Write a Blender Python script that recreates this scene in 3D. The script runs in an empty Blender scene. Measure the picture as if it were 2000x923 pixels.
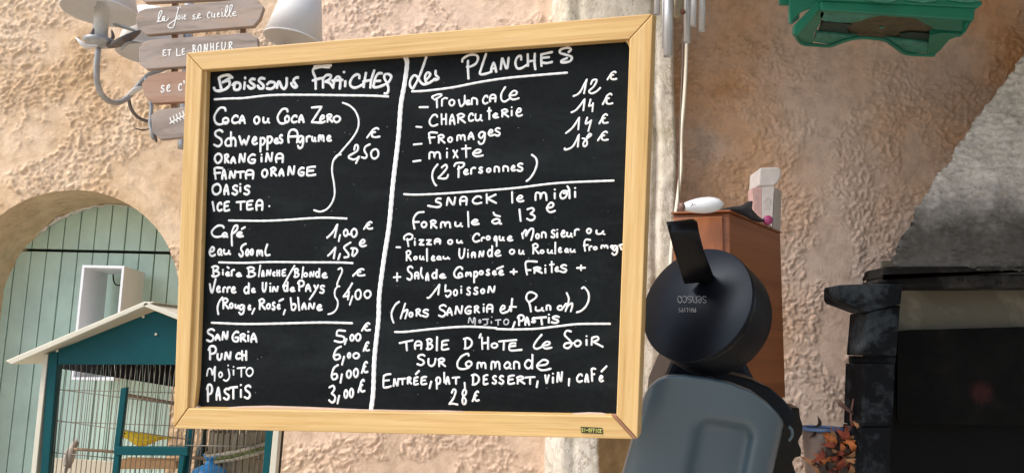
import bpy, bmesh, math, random
import numpy as np
from mathutils import Vector, Matrix, Euler
random.seed(7)
S = bpy.context.scene
col = S.collection
# ------------------------------------------------------------------ camera
FPX = 1500.0
cam_d = bpy.data.cameras.new('camera'); cam = bpy.data.objects.new('camera', cam_d); col.objects.link(cam)
cam_d.sensor_width = 36; cam_d.lens = FPX/2000*36; cam_d.clip_start = .02; cam_d.clip_end = 500
CM = Matrix.Translation((0, 0, 1.6)) @ Matrix.Rotation(math.radians(90+8.5), 4, 'X') @ Matrix.Rotation(math.radians(1.2), 4, 'Z')
cam.matrix_world = CM
S.camera = cam
# ------------------------------------------------------------------ sky, sun, exposure
W = bpy.data.worlds.new('World'); S.world = W; W.use_nodes = True
nt = W.node_tree; bg = nt.nodes['Background']
sky = nt.nodes.new('ShaderNodeTexSky'); sky.sky_type = 'NISHITA'; sky.sun_disc = False
SUN_EL, SUN_AZ = math.radians(46), math.radians(-118)      # azimuth from +Y (into the picture), clockwise from above
sky.sun_elevation = SUN_EL; sky.sun_rotation = SUN_AZ; sky.dust_density = 2.0
nt.links.new(sky.outputs[0], bg.inputs[0]); bg.inputs[1].default_value = .15
sd = bpy.data.lights.new('sun', 'SUN'); so = bpy.data.objects.new('sun', sd); col.objects.link(so)
sd.energy = 2.0; sd.angle = math.radians(32); sd.color = (1, .95, .87)
sdir = Vector((math.sin(SUN_AZ)*math.cos(SUN_EL), math.cos(SUN_AZ)*math.cos(SUN_EL), math.sin(SUN_EL)))
so.rotation_euler = sdir.to_track_quat('Z', 'Y').to_euler()
S.view_settings.view_transform = 'Standard'; S.view_settings.look = 'None'; S.view_settings.gamma = 1
S.view_settings.exposure = 0.75
S.render.engine = 'CYCLES'; S.cycles.max_bounces = 6
# ------------------------------------------------------------------ places on the photograph's rays
def ray(u, v):
    return (CM.to_3x3() @ Vector(((u-1000)/FPX, -(v-461.5)/FPX, -1)))
O = Vector((0, 0, 1.6))
def at(u, v, Y): r = ray(u, v); return O + r*(Y/r.y)
def atz(u, v, z): r = ray(u, v); return O + r*((z-1.6)/r.z)
def cp(u, v, d): return O + ray(u, v)*d
def onplane(u, v, p0, n): r = ray(u, v); return O + r*((p0-O).dot(n)/r.dot(n))
# ------------------------------------------------------------------ objects
def tag(o, label=None, cat=None, group=None, kind=None):
    for k, v in (('label', label), ('category', cat), ('group', group), ('kind', kind)):
        if v: o[k] = v
    return o
def thing(name, loc, label, cat, group=None):
    o = bpy.data.objects.new(name, None); col.objects.link(o); o.location = loc; o.empty_display_size = .05
    return tag(o, label, cat, group)
def mesh(name, V, F, mat, parent=None, smooth=False, attrs=None):
    me = bpy.data.meshes.new(name); me.from_pydata([tuple(v) for v in V], [], F); me.update()
    if smooth: me.polygons.foreach_set('use_smooth', [True]*len(me.polygons))
    if attrs:
        a = me.attributes.new('gco', 'FLOAT_VECTOR', 'POINT'); a.data.foreach_set('vector', np.array(attrs, dtype=np.float32).ravel())
    if mat: me.materials.append(mat)
    o = bpy.data.objects.new(name, me); col.objects.link(o)
    if parent: o.parent = parent; o.matrix_parent_inverse = Matrix.Translation(parent.location).inverted()
    return o
def fixnormals(o):
    bm = bmesh.new(); bm.from_mesh(o.data); bmesh.ops.recalc_face_normals(bm, faces=bm.faces); bm.to_mesh(o.data); bm.free(); return o
def bevel(o, w, seg=2, ang=30):
    m = o.modifiers.new('bevel', 'BEVEL'); m.width = w; m.segments = seg; m.limit_method = 'ANGLE'; m.angle_limit = math.radians(ang); m.harden_normals = False
    return o
def prism(name, pts, vec, mat, parent=None, bev=0, grain=None, smooth=False):
    """polygon pts (3D) extruded by vec"""
    n = len(pts); V = [Vector(p) for p in pts] + [Vector(p)+Vector(vec) for p in pts]
    F = [list(range(n)), list(range(2*n-1, n-1, -1))] + [[i, i+n, (i+1) % n + n, (i+1) % n][::-1] for i in range(n)]
    at_ = None
    if grain is not None:
        g = Vector(grain).normalized(); b = Vector(vec).normalized(); c = g.cross(b); r0 = random.random()*10
        at_ = [(v.dot(g)+r0, v.dot(c)+r0, v.dot(b)) for v in V]
    o = fixnormals(mesh(name, V, F, mat, parent, smooth, at_))
    if bev: bevel(o, bev)
    return o
def pprism(name, pix, Y, th, mat, parent=None, bev=0, grain=None):
    return prism(name, [at(u, v, Y) for u, v in pix], (0, th, 0), mat, parent, bev, grain)
def box(name, c, s, mat, parent=None, bev=0, rz=0, grain=None):
    M = Matrix.Translation(c) @ Matrix.Rotation(rz, 4, 'Z')
    x, y, z = s[0]/2, s[1]/2, s[2]/2
    P = [M @ Vector(p) for p in ((-x, -y, -z), (x, -y, -z), (x, -y, z), (-x, -y, z))]
    return prism(name, P, M.to_3x3() @ Vector((0, 2*y, 0)), mat, parent, bev, grain)
def frames(pts):
    T = []; n = len(pts)
    for i in range(n):
        t = pts[min(i+1, n-1)] - pts[max(i-1, 0)]; T.append(t.normalized() if t.length > 1e-9 else Vector((0, 0, 1)))
    N = []; up = Vector((0, 0, 1)) if abs(T[0].z) < .9 else Vector((1, 0, 0))
    nn = T[0].cross(up).normalized()
    for t in T:
        nn = (nn - t*nn.dot(t)); nn.normalize(); N.append((nn.copy(), t.cross(nn)))
    return T, N
def tube_data(pts, rad, n=10, caps=True, flat=1.0, V=None, F=None):
    pts = [Vector(p) for p in pts]; V = [] if V is None else V; F = [] if F is None else F
    if not hasattr(rad, '__len__'): rad = [rad]*len(pts)
    T, N = frames(pts); b = len(V)
    for p, r, (a, c) in zip(pts, rad, N):
        for k in range(n):
            t = 2*math.pi*k/n; V.append(p + a*(r*math.cos(t)) + c*(r*flat*math.sin(t)))
    for i in range(len(pts)-1):
        for k in range(n):
            F.append([b+i*n+k, b+i*n+(k+1) % n, b+(i+1)*n+(k+1) % n, b+(i+1)*n+k])
    if caps: F.append([b+k for k in range(n)][::-1]); F.append([b+(len(pts)-1)*n+k for k in range(n)])
    return V, F
def tube(name, pts, rad, mat, parent=None, n=10, flat=1.0, caps=True):
    V, F = tube_data(pts, rad, n, caps, flat); return mesh(name, V, F, mat, parent, True)
def curve(pts, step=.01):
    """Catmull-Rom through 3D points"""
    pts = [Vector(p) for p in pts]; P = [pts[0]]+pts+[pts[-1]]; out = []
    for i in range(1, len(P)-2):
        a, b, c, d = P[i-1:i+3]; n = max(2, int((c-b).length/step))
        for k in range(n):
            t = k/n; out.append(.5*((2*b)+(c-a)*t+(2*a-5*b+4*c-d)*t*t+(3*b-a-3*c+d)*t**3))
    out.append(pts[-1]); return out
def lathe(name, c, axis, prof, mat, parent=None, n=48, closed=True, smooth=True):
    """prof: (radius, height along axis)"""
    axis = Vector(axis).normalized(); a = axis.cross(Vector((0, 0, 1)) if abs(axis.z) < .9 else Vector((1, 0, 0))).normalized(); b = axis.cross(a)
    V = []; F = []; m = len(prof)
    for r, h in prof:
        for k in range(n):
            t = 2*math.pi*k/n; V.append(Vector(c) + axis*h + a*(r*math.cos(t)) + b*(r*math.sin(t)))
    for i in range(m-1):
        for k in range(n): F.append([i*n+k, i*n+(k+1) % n, (i+1)*n+(k+1) % n, (i+1)*n+k])
    if closed: F.append([k for k in range(n)][::-1]); F.append([(m-1)*n+k for k in range(n)])
    return fixnormals(mesh(name, V, F, mat, parent, smooth))
def autosmooth(o, deg=35):
    bm = bmesh.new(); bm.from_mesh(o.data)
    for e in bm.edges:
        e.smooth = not (len(e.link_faces) == 2 and e.calc_face_angle(0) > math.radians(deg))
    for f in bm.faces: f.smooth = True
    bm.to_mesh(o.data); bm.free(); return o
# ------------------------------------------------------------------ numpy noise
def gnoise(x, y, seed=0):
    xi = np.floor(x).astype(np.int64); yi = np.floor(y).astype(np.int64); xf = x-xi; yf = y-yi
    def h(a, b):
        q = (a*374761393 + b*668265263 + seed*1442695041) & 0xffffffff
        q = ((q ^ (q >> 13))*1274126177) & 0xffffffff
        return ((q ^ (q >> 16)) & 0xffff)/65535.0*2*math.pi
    def g(a, b, dx, dy): t = h(a, b); return np.cos(t)*dx+np.sin(t)*dy
    u = xf*xf*xf*(xf*(xf*6-15)+10); w = yf*yf*yf*(yf*(yf*6-15)+10)
    return ((g(xi, yi, xf, yf)*(1-u)+g(xi+1, yi, xf-1, yf)*u)*(1-w)+(g(xi, yi+1, xf, yf-1)*(1-u)+g(xi+1, yi+1, xf-1, yf-1)*u)*w)*1.41
def fbm(x, y, o=4, seed=0, g=.5):
    s = 0; a = 1
    for i in range(o): s = s + a*gnoise(x*2**i, y*2**i, seed+i*17); a *= g
    return s
def sstep(a, b, x): t = np.clip((x-a)/(b-a), 0, 1); return t*t*(3-2*t)
# ------------------------------------------------------------------ materials
def new_mat(name):
    m = bpy.data.materials.new(name); m.use_nodes = True
    return m, m.node_tree, m.node_tree.nodes['Principled BSDF']
def L(nt, a, b): nt.links.new(a, b)
def noise(nt, scale, detail=5, rough=.55, vec=None, dist=0, typ=None):
    n = nt.nodes.new('ShaderNodeTexNoise'); n.inputs['Scale'].default_value = scale; n.inputs['Detail'].default_value = detail
    n.inputs['Roughness'].default_value = rough; n.inputs['Distortion'].default_value = dist
    if typ: n.noise_type = typ
    if vec: L(nt, vec, n.inputs['Vector'])
    return n
def ramp(nt, fac, stops, interp='LINEAR'):
    r = nt.nodes.new('ShaderNodeValToRGB'); r.color_ramp.interpolation = interp; e = r.color_ramp.elements
    while len(e) > 1: e.remove(e[0])
    e[0].position = stops[0][0]; e[0].color = (*stops[0][1], 1)
    for p, c in stops[1:]: q = e.new(p); q.color = (*c, 1)
    L(nt, fac, r.inputs[0]); return r
def objco(nt, scale=(1, 1, 1), attr=None):
    if attr: t = nt.nodes.new('ShaderNodeAttribute'); t.attribute_name = attr; src = t.outputs['Vector']
    else: t = nt.nodes.new('ShaderNodeTexCoord'); src = t.outputs['Object']
    m = nt.nodes.new('ShaderNodeMapping'); m.inputs['Scale'].default_value = scale; L(nt, src, m.inputs[0]); return m.outputs[0]
def mixc(nt, fac, a, b, mode='MIX'):
    m = nt.nodes.new('ShaderNodeMix'); m.data_type = 'RGBA'; m.blend_type = mode
    for s, v in ((m.inputs[0], fac), (m.inputs[6], a), (m.inputs[7], b)):
        if isinstance(v, (int, float)): s.default_value = v
        elif isinstance(v, tuple): s.default_value = (*v, 1)
        else: L(nt, v, s)
    return m.outputs[2]
def bump(nt, bs, h, strength=.3, dist=.01):
    b = nt.nodes.new('ShaderNodeBump'); b.inputs['Strength'].default_value = strength; b.inputs['Distance'].default_value = dist
    L(nt, h, b.inputs['Height']); L(nt, b.outputs[0], bs.inputs['Normal']); return b
def simple(name, c, rough=.5, metal=0, var=.12, scale=30, bmp=0, spec=.5, bdist=.001, trans=0):
    m, nt, bs = new_mat(name); n = noise(nt, scale, 5, .6, objco(nt))
    r = ramp(nt, n.outputs[0], [(.3, tuple(x*(1-var) for x in c)), (.7, tuple(min(1, x*(1+var)) for x in c))])
    L(nt, r.outputs[0], bs.inputs['Base Color']); bs.inputs['Roughness'].default_value = rough; bs.inputs['Metallic'].default_value = metal
    bs.inputs['Specular IOR Level'].default_value = spec
    if trans: bs.inputs['Transmission Weight'].default_value = trans
    if bmp: bump(nt, bs, n.outputs[0], bmp, bdist)
    return m
def plaster(name, stops, scale=3.0, fine=.5, seed=0, bands=()):
    m, nt, bs = new_mat(name); co = objco(nt)
    mp = nt.nodes.new('ShaderNodeMapping'); mp.inputs['Location'].default_value = (seed*3.7, seed*1.3, seed*2.1); L(nt, co, mp.inputs[0]); co = mp.outputs[0]
    a = noise(nt, scale, 6, .6, co, .4); r = ramp(nt, a.outputs[0], stops)
    b = noise(nt, 26, 7, .7, co, .3); r2 = ramp(nt, b.outputs[0], [(.3, (.74, .72, .70)), (.55, (1, 1, 1)), (.8, (1.08, 1.07, 1.05))])
    c = mixc(nt, 1.0, r.outputs[0], r2.outputs[0], 'MULTIPLY')
    g = noise(nt, 210, 4, .7, co); r3 = ramp(nt, g.outputs[0], [(.25, (.78, .76, .74)), (.45, (1, 1, 1))])
    c = mixc(nt, .8, c, r3.outputs[0], 'MULTIPLY')
    for (x0, x1, wob, amt, cc) in bands:      # stained or limewashed upright bands, in metres along the wall
        tc = nt.nodes.new('ShaderNodeTexCoord'); sp = nt.nodes.new('ShaderNodeSeparateXYZ'); L(nt, tc.outputs['Object'], sp.inputs[0])
        nw = noise(nt, 1.8, 7, .65, tc.outputs['Object'], .6); x = nt.nodes.new('ShaderNodeMath'); x.operation = 'MULTIPLY_ADD'; L(nt, nw.outputs[0], x.inputs[0]); x.inputs[1].default_value = wob; L(nt, sp.outputs['X'], x.inputs[2])
        fs = []
        for a_, b_ in (x0, x1):
            m_ = nt.nodes.new('ShaderNodeMapRange'); m_.interpolation_type = 'SMOOTHSTEP'; L(nt, x.outputs[0], m_.inputs[0]); m_.inputs[1].default_value = a_; m_.inputs[2].default_value = b_; fs.append(m_.outputs[0])
        q = nt.nodes.new('ShaderNodeMath'); q.operation = 'MULTIPLY'; L(nt, fs[0], q.inputs[0]); L(nt, fs[1], q.inputs[1])
        q2 = nt.nodes.new('ShaderNodeMath'); q2.operation = 'MULTIPLY'; L(nt, q.outputs[0], q2.inputs[0]); q2.inputs[1].default_value = amt
        cb_ = mixc(nt, 1.0, cc, r2.outputs[0], 'MULTIPLY'); c = mixc(nt, q2.outputs[0], c, cb_)
    L(nt, c, bs.inputs['Base Color']); bs.inputs['Roughness'].default_value = .93; bs.inputs['Specular IOR Level'].default_value = .2
    h = nt.nodes.new('ShaderNodeMath'); h.operation = 'ADD'; L(nt, b.outputs[0], h.inputs[0]); L(nt, g.outputs[0], h.inputs[1])
    bump(nt, bs, h.outputs[0], fine, .006)
    return m
def wood(name, c1, c2, c3, sx=3, sy=90, rough=.5, bstr=.15, attr='gco'):
    m, nt, bs = new_mat(name); co = objco(nt, (sx, sy, sy), attr)
    a = noise(nt, 1.0, 6, .65, co, .6); r = ramp(nt, a.outputs[0], [(.28, c1), (.5, c2), (.72, c3)])
    co2 = objco(nt, (sx*.5, sy*.12, sy*.12), attr); b = noise(nt, 1.0, 3, .5, co2, 1.0)
    r2 = ramp(nt, b.outputs[0], [(.35, (.86, .84, .80)), (.6, (1, 1, 1))])
    co3 = objco(nt, (sx*4, sy*4, sy*4), attr); d = noise(nt, 1.0, 2, .5, co3); r3 = ramp(nt, d.outputs[0], [(.3, (.82, .76, .68)), (.42, (1, 1, 1))])
    c = mixc(nt, 1.0, r.outputs[0], r2.outputs[0], 'MULTIPLY'); c = mixc(nt, .7, c, r3.outputs[0], 'MULTIPLY')
    L(nt, c, bs.inputs['Base Color']); bs.inputs['Roughness'].default_value = rough
    bump(nt, bs, a.outputs[0], bstr, .001); return m
# ------------------------------------------------------------------ handwriting
GL = {
'A':"0599 0855 4500 4500 7030 9599/1065 9058",'^':"0599 0050 2008 5500 8510 9840 9099/0055 9950",
'B':"1505 2050 2099/0010 4000 8010 7530 3045 3045 8055 9575 6095 1099 0090",
'C':"9520 8503 4505 0550 1588 5099 9985",'c':"9025 7503 3510 0550 1590 5599 9985",'K':"0500 0899/9505 1050 1050 9999",
'(':"9900 3525 0060 1599",'D':"2005 2095/0008 5000 9525 9565 5595 1099",
'E':"9500 5002 1512 1012 0590 1099 5099 9990/0850 7545",'F':"9505 3500 0508 0508 1250 2099/0550 7045",
'G':"9010 5502 1035 0575 3599 8095 9060 9060 4560",'H':"0500 1099/9000 9099/0852 9045",'I':"5000 5099",
'N':"0099 1505 2005 6590 8090 9500",'M':"0099 1010 2005 4560 5060 7505 9020 9999",
'O':"5000 1020 0060 2095 5599 9070 9025 6000 3008",'o':"5000 1020 0060 3097 7090 9850 8010 4000",
'P':"1510 2060 2099/0025 2500 7500 9525 7550 2058",'R':"1008 1260 1099/0018 4500 8515 7535 2050 2050 5065 9999",
'S':"9512 6500 2012 2535 7555 8580 5099 0588",'T':"5005 5099/0008 9900",'U':"0500 0570 4099 8070 9500",
'V':"0000 3099 4099 9900",'X':"0000 9999/9000 1099",'Z':"0505 9500 9500 0595 0595 9999",
'a':"8020 4500 0550 3097 7570 8520 8520 8090 9999",'d':"7050 3540 0070 3099 7578 8500 8500 8099",
'e':"1555 6545 8015 4500 0555 2595 6099 9985",'g':"8515 4005 0530 3555 8515 8515 8060 6092 2099 0080",
'h':"0500 0899/0860 4540 8560 8599",'i':"5040 5599/5000 5203",'l':"5000 5099",'L':"6000 2050 1585 5099 9985",
'm':"0599 0815 2505 4525 4585 4585 5520 7505 9025 9599",'n':"0599 0810 5003 8825 9299",
'p':"2000 1599/1510 6000 9520 6048 1548",'q':"8015 4500 0525 3048 8020 8020 7599",'r':"0599 0820 2515 6000 9908",
's':"9010 5500 1520 3040 9065 7595 4099 0085",'t':"4500 5099/0030 9925",'u':"0500 0580 4095 7560 8005 8005 8085 9999",
'w':"0000 2595 2595 4840 4840 7095 7095 9900",'1':"0099 4068 9000 9000 8090",
'2':"1520 5000 8520 0590 0590 5088 9999",'3':"0510 6000 8020 4045 4045 9065 8090 4099 0085",'0':"5000 1010 0055 2597 7090 9850 8015 4500",
'5':"9902 3000 2040 2040 8555 8590 5099 0088",'6':"9900 4020 0570 3099 8585 7060 1068",'4':"4000 0555 0555 9045/9030 7599",
'€':"9012 7500 4520 3048 0099/3345 6542/4052 4085 6595 9988",'-':"0050 9945",',':"8000 2099",'+':"0055 9950/5000 5099",'x':"0000 9999/9000 0599",
'8':"9010 5500 1520 3045 8570 7095 4099 1080 3050 8530 9010",
}
RG = {'A1':(400,110,.10834),'A2':(600,110,.10834),'A3':(400,200,.10834),'A4':(560,190,.10834),'A5':(400,290,.14085),
'A6':(600,270,.18416),'A7':(400,420,.10834),'A8':(560,420,.10834),'B1':(400,505,.13004),'B2':(540,505,.13004),
'B3':(390,620,.19493),'B4':(560,620,.19493),'B5':(780,80,.13004),'B6':(940,80,.13004),'B7':(800,170,.13),'B8':(800,240,.14085),
'C1':(1080,120,.19512),'C2':(780,340,.13004),'C3':(960,340,.13001),'C4':(760,440,.13001),'C5':(990,440,.13001),
'C6':(750,545,.12458),'C7':(950,545,.13),'C8':(730,640,.17332),'D1':(950,640,.17333),
'S1':(0,0,.39),'S2':(330,20,.19506),'S3':(120,0,.31401),'K1':(1260,540,.13004)}
# each entry: (text, stroke width in photo px, items);  item "@R" = region, "G x0 x1 y0 y1" = glyph in a box, "~ x,y x,y" = free stroke
WR = [
('BOISSONS',5.6,"@A1;~ 255,395 270,470 300,595;~ 250,395 320,355 420,340 475,375 400,425 320,470;~ 320,470 430,440 445,520 380,590 270,625 190,615 165,570;~ 470,380 500,384;~ 500,520 550,478 630,490 640,560 600,605 540,600 530,550 545,510;~ 722,470 710,590;~ 728,385 728,402;~ 905,415 850,410 810,450 850,490 900,530 880,570 820,580 775,535;~ 1080,405 1010,395 975,440 1010,480 1060,530 1050,580 990,580 955,530;~ 1125,510 1180,465 1260,480 1255,550 1190,590 1120,580;~ 1300,575 1325,460 1350,460 1390,560 1440,590 1475,520 1478,395;~ 1685,385 1640,390 1600,440 1640,510 1665,545 1625,565 1575,530 1560,485"),
('FRAICHES',5.4,"@A2;~ 430,165 330,178 140,215 105,255 115,310 150,400 155,590;~ 130,185 280,175 430,162;~ 400,200 300,195;~ 100,440 200,410 290,390;~ 285,395 288,570;~ 290,400 350,340 430,350 400,420 320,460 320,460 400,480 470,570;~ 470,570 490,440 540,370 580,380 600,430 590,590;~ 450,440 640,430;~ 690,450 685,545;~ 665,282 665,292;~ 940,400 940,345 890,330 820,380 775,470 790,540 850,570 930,550 1020,500;~ 1060,300 1040,420 1020,560;~ 1010,460 1150,430;~ 1210,255 1160,420 1140,570;~ 1350,310 1290,310 1240,370 1210,480 1200,555 1290,555 1440,490 1500,420 1515,360 1460,322 1400,335 1395,400 1440,490 1465,570 1460,640 1430,675 1395,672;~ 1250,450 1320,445"),
('heading underline',4.2,"@A1;~ 175,778 450,763 700,755 1200,703 1846,697 2500,705 3000,712 3310,728"),
('COCA OU COCA ZERO',4.6,"@A3;C 145 405 75 418;o 310 448 262 405;C 470 622 222 395;A 610 748 222 398;o 875 1005 240 408;u 1035 1185 255 388;C 1290 1522 98 403;o 1430 1542 228 382;C 1545 1682 222 382;A 1680 1808 212 382;@A4;Z 425 658 155 482;e 580 712 312 472;R 710 842 292 465;o 830 985 322 472"),
('SCHWEPPES AGRUME',4.6,"@A3;S 140 348 480 812;c 350 500 628 805;h 450 588 518 808;w 605 818 592 788;e 838 965 608 775;p 970 1112 622 908;p 1095 1240 598 872;e 1235 1355 638 757;s 1325 1422 570 755;^ 1488 1698 475 745;g 1662 1815 578 845;@A4;r 340 445 685 820;u 440 545 695 815;m 555 692 665 812;e 710 822 678 808"),
('ORANGINA',4.6,"@A5;o 125 252 58 217;R 262 348 68 212;A 350 442 108 217;N 465 578 58 207;G 588 722 68 217;i 768 808 72 197;N 835 955 48 197;^ 975 1102 60 207"),
('FANTA ORANGE',4.6,"@A5;F 112 268 252 435;A 225 312 280 438;N 330 442 298 427;T 430 562 308 422;^ 555 692 288 433;o 782 885 278 412;R 902 1010 252 393;A 1020 1112 272 393;N 1142 1262 232 382;G 1285 1398 252 388;E 1398 1552 240 388"),
('OASIS',4.6,"@A5;O 92 242 478 648;A 255 347 488 652;s 368 472 498 652;i 475 512 478 612;S 528 642 503 652"),
('ICE TEA',4.6,"@A5;~ 108,740 130,862;c 160 252 732 877;E 255 356 725 877;T 428 572 722 862;E 568 682 712 858;^ 702 818 703 867;~ 895,796 895,802"),
('curly bracket',4.0,"@A4;~ 1010,100 1130,150 1230,240 1290,370 1298,500 1260,620 1170,760 1030,925 870,1110 840,1140;@A6;~ 360,172 310,190 275,250 265,350 285,480 292,590 265,680 210,750 140,778 72,762"),
('2,50 euro',4.3,"@A4;€ 1430 1697 538 748;@A6;~ 500,125 512,75 538,80 530,135 440,195 480,225 520,220 553,195 518,265;~ 668,65 620,90 608,130 635,185 615,212 580,202;O 668 772 105 226"),
('line above café',4.0,"@A7;~ 435,97 850,103 1100,103 1500,85 1846,60 2180,48 2560,62"),
('Café',4.4,"@A7;C 98 372 168 412;a 295 432 300 412;~ 492,550 490,330 535,205 590,190 582,260 515,330;e 558 712 288 408;~ 668,250 728,215"),
('1,00 euro',4.4,"@A8;~ 730,408 830,310 918,165 918,165 868,400;~ 965,355 940,470;o 1013 1122 243 398;~ 1110,345 1180,350;o 1150 1287 228 414;€ 1375 1567 103 270"),
('eau 500ml',4.4,"@A7;e 62 207 556 752;a 218 330 592 737;u 325 482 600 722;~ 745,515 680,550 655,610 690,680 680,730 650,748 620,700;O 728 812 600 748;O 808 892 598 735;m 922 1062 612 750;~ 1130,525 1095,640 1110,722 1175,715"),
('1,50 euro',4.4,"@A8;~ 745,732 800,680 882,580 882,580 850,780;~ 965,695 932,795;~ 1155,492 1040,570 1055,620 1115,700 1110,750 1040,762;~ 1165,600 1245,600 1275,655 1210,740 1185,725 1200,620;e 1293 1452 428 580"),
('line above Bière',4.0,"@A7;~ 255,850 700,860 1200,845 1846,850 2400,852 2670,865"),
('Bière',4.3,"@B1;B 92 238 95 283;i 255 292 150 255;e 300 392 185 268;~ 340,125 362,142;r 388 462 148 270;e 458 568 200 277"),
('Blanche/Blonde',4.0,"@B1;B 622 780 112 288;~ 835,98 812,268;A 845 908 162 278;N 915 1010 152 268;c 1010 1072 182 272;H 1070 1142 158 272;E 1150 1232 148 272;~ 1350,105 1270,240 1175,418;B 1328 1432 135 292;@B2;~ 405,125 385,290;o 398 482 198 285;N 490 582 178 285;d 575 672 125 292;e 672 780 200 300"),
('Verre de Vin de PAYS',4.3,"@B1;~ 75,378 108,510 165,300;e 165 252 398 515;r 262 325 412 515;r 322 398 412 515;e 385 482 412 525;d 578 692 342 535;e 690 775 430 518;U 853 942 343 512;i 960 1010 355 507;N 1005 1118 402 507;d 1172 1272 322 502;e 1268 1368 418 502;@B2;P 308 435 318 497;A 425 532 368 502;~ 568,400 600,460;~ 630,395 575,500 500,610;S 636 738 388 532"),
('(Rouge, Rosé, blanc',4.3,"@B1;~ 268,578 215,650 192,740 205,832;R 255 372 578 762;o 362 438 652 757;u 443 530 668 757;g 502 622 670 848;e 640 708 678 778;~ 750,745 712,825;R 802 922 588 772;o 918 1000 662 768;s 1000 1072 638 782;e 1078 1148 668 768;~ 1120,635 1180,605;~ 1208,765 1185,835;@B2;~ 215,588 232,765;~ 230,690 275,680 292,720 265,770 232,760;~ 325,582 345,772;A 372 462 648 772;N 468 590 650 768;e 593 702 678 785"),
('small bracket',3.8,"@B2;~ 928,160 970,140 988,190 950,280 915,370 920,410 950,415;~ 920,415 882,470 880,560 922,640 910,740 850,810 778,832"),
('4,00 euro',4.3,"@B2;€ 1135 1343 138 273;~ 1140,368 1080,470 1005,570 1005,570 1090,556;~ 1092,490 1075,612;~ 1145,560 1102,690;O 1172 1290 450 622;o 1308 1435 463 605"),
('line above Sangria',4.2,"@B3;~ 120,50 450,63 800,58 1222,48 1530,55"),
('SANGRIA',4.6,"@B3;S 58 160 103 247;A 148 216 158 233;N 218 295 128 228;G 318 407 128 247;R 398 474 153 247;i 476 500 128 243;A 505 583 148 252"),
('5,00 euro',4.4,"@B4;5 470 598 120 255;~ 602,212 582,265;o 628 685 160 242;o 683 752 150 242;€ 743 848 43 140"),
('PUNCH',4.6,"@B3;P 78 178 277 427;U 168 235 350 433;N 243 325 333 427;C 355 417 343 423;H 412 482 322 433"),
('6,00 euro',4.4,"@B4;6 458 556 278 430;~ 577,388 555,470;o 603 650 343 413;o 658 738 343 418;€ 760 838 233 343"),
('MOJITO',3.4,"@B3;~ 72,580 88,512 118,518 125,570 132,570 155,488 150,630;o 183 237 533 607;~ 288,513 300,580 285,620 260,632 242,620;~ 285,475 286,479;i 328 352 478 582;T 368 468 488 600;o 458 546 490 595"),
('6,00 euro',4.4,"@B4;6 438 526 463 628;~ 555,563 540,650;o 593 657 516 613;o 663 727 500 605;€ 743 822 428 562"),
('PASTIS',4.6,"@B3;P 62 138 663 845;A 158 218 688 830;s 233 308 698 828;T 288 388 683 818;i 400 428 660 803;S 438 523 668 818"),
('3,00 euro',4.4,"@B4;3 415 502 670 858;~ 528,778 510,857;o 568 622 713 813;o 623 678 698 810;€ 708 793 608 755"),
('Les',5.2,"@B5;~ 405,240 345,420 290,560 205,725 205,725 165,680 165,600 220,520 275,545 320,620 370,655 440,638 500,600 540,570;~ 395,600 455,530 460,490 420,478 388,540 400,620 440,640;~ 547,450 548,510 592,562 540,590 520,575"),
('PLANCHES',5.0,"@B5;~ 945,315 955,270 1050,213 1150,212 1182,260 1150,340 1070,385 1015,390;~ 1032,298 1030,400 1040,570;~ 1302,195 1235,400 1215,500 1320,490 1390,460;A 1362 1475 312 485;@B6;N 278 432 238 442;~ 600,285 592,225 540,250 513,330 540,410 600,412 690,360;~ 698,200 702,380;~ 702,310 810,295;~ 805,192 800,330 815,430;~ 1065,168 900,205 900,205 905,380;~ 900,258 1020,245;~ 910,325 980,335 1065,318;~ 1310,170 1348,132 1300,102 1195,130 1185,180 1260,205 1355,240 1335,305 1220,328 1200,305 1290,258"),
('heading underline',4.6,"@B5;~ 190,760 400,750 800,700 1200,622 1590,562 2030,520 2520,480"),
('- Provencale',4.2,"@B7;~ 148,306 278,304;~ 360,178 338,150 420,115 480,115 470,140 375,195;~ 410,180 415,310;r 468 582 150 302;o 583 692 178 298;~ 740,195 770,290 825,240 830,130;e 828 932 190 278;n 918 1038 153 278;C 1085 1192 118 268;^ 1192 1313 103 238;~ 1440,0 1382,100 1382,190 1430,222 1500,180;e 1480 1658 45 203"),
('12 euro',4.0,"@C1;~ 205,350 270,310 340,180 340,180 312,322;~ 380,230 400,190 440,188 412,250 362,300 390,322 440,300 475,265;€ 535 648 93 195"),
('- CHARCUTERIE',4.2,"@B7;~ 100,598 182,605;C 282 438 403 603;H 462 573 393 578;A 590 697 398 578;R 703 852 388 553;c 872 975 382 528;u 972 1108 393 523;t 1158 1242 298 502;e 1238 1352 383 478;R 1368 1502 323 465;i 1515 1557 290 445;e 1585 1707 308 453"),
('14 euro',4.0,"@C1;~ 185,512 240,480 320,378 320,378 305,492;4 348 418 372 512;€ 488 608 313 442"),
('- FROMAGES',4.2,"@B8;~ 58,302 170,292;F 248 405 118 298;R 383 503 153 293;o 522 608 188 283;m 642 788 153 260;A 803 908 122 243;g 942 1078 103 308;e 1078 1182 83 193;s 1168 1273 58 193"),
('14 euro',4.0,"@C1;~ 130,720 200,660 265,562 265,562 255,682;~ 345,562 328,625 378,600;~ 385,590 355,700;€ 455 562 518 633"),
('- mixte',4.2,"@B8;~ 50,537 155,522;m 253 448 388 513;i 502 538 343 495;x 593 683 368 497;t 713 862 298 492;e 858 1033 358 478"),
('18 euro',4.0,"@C1;~ 120,868 122,886 200,850 262,732 262,732 250,855;~ 295,770 335,785 342,830 315,852 305,820 340,775 385,738 368,725 340,760;€ 440 563 693 803"),
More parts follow.
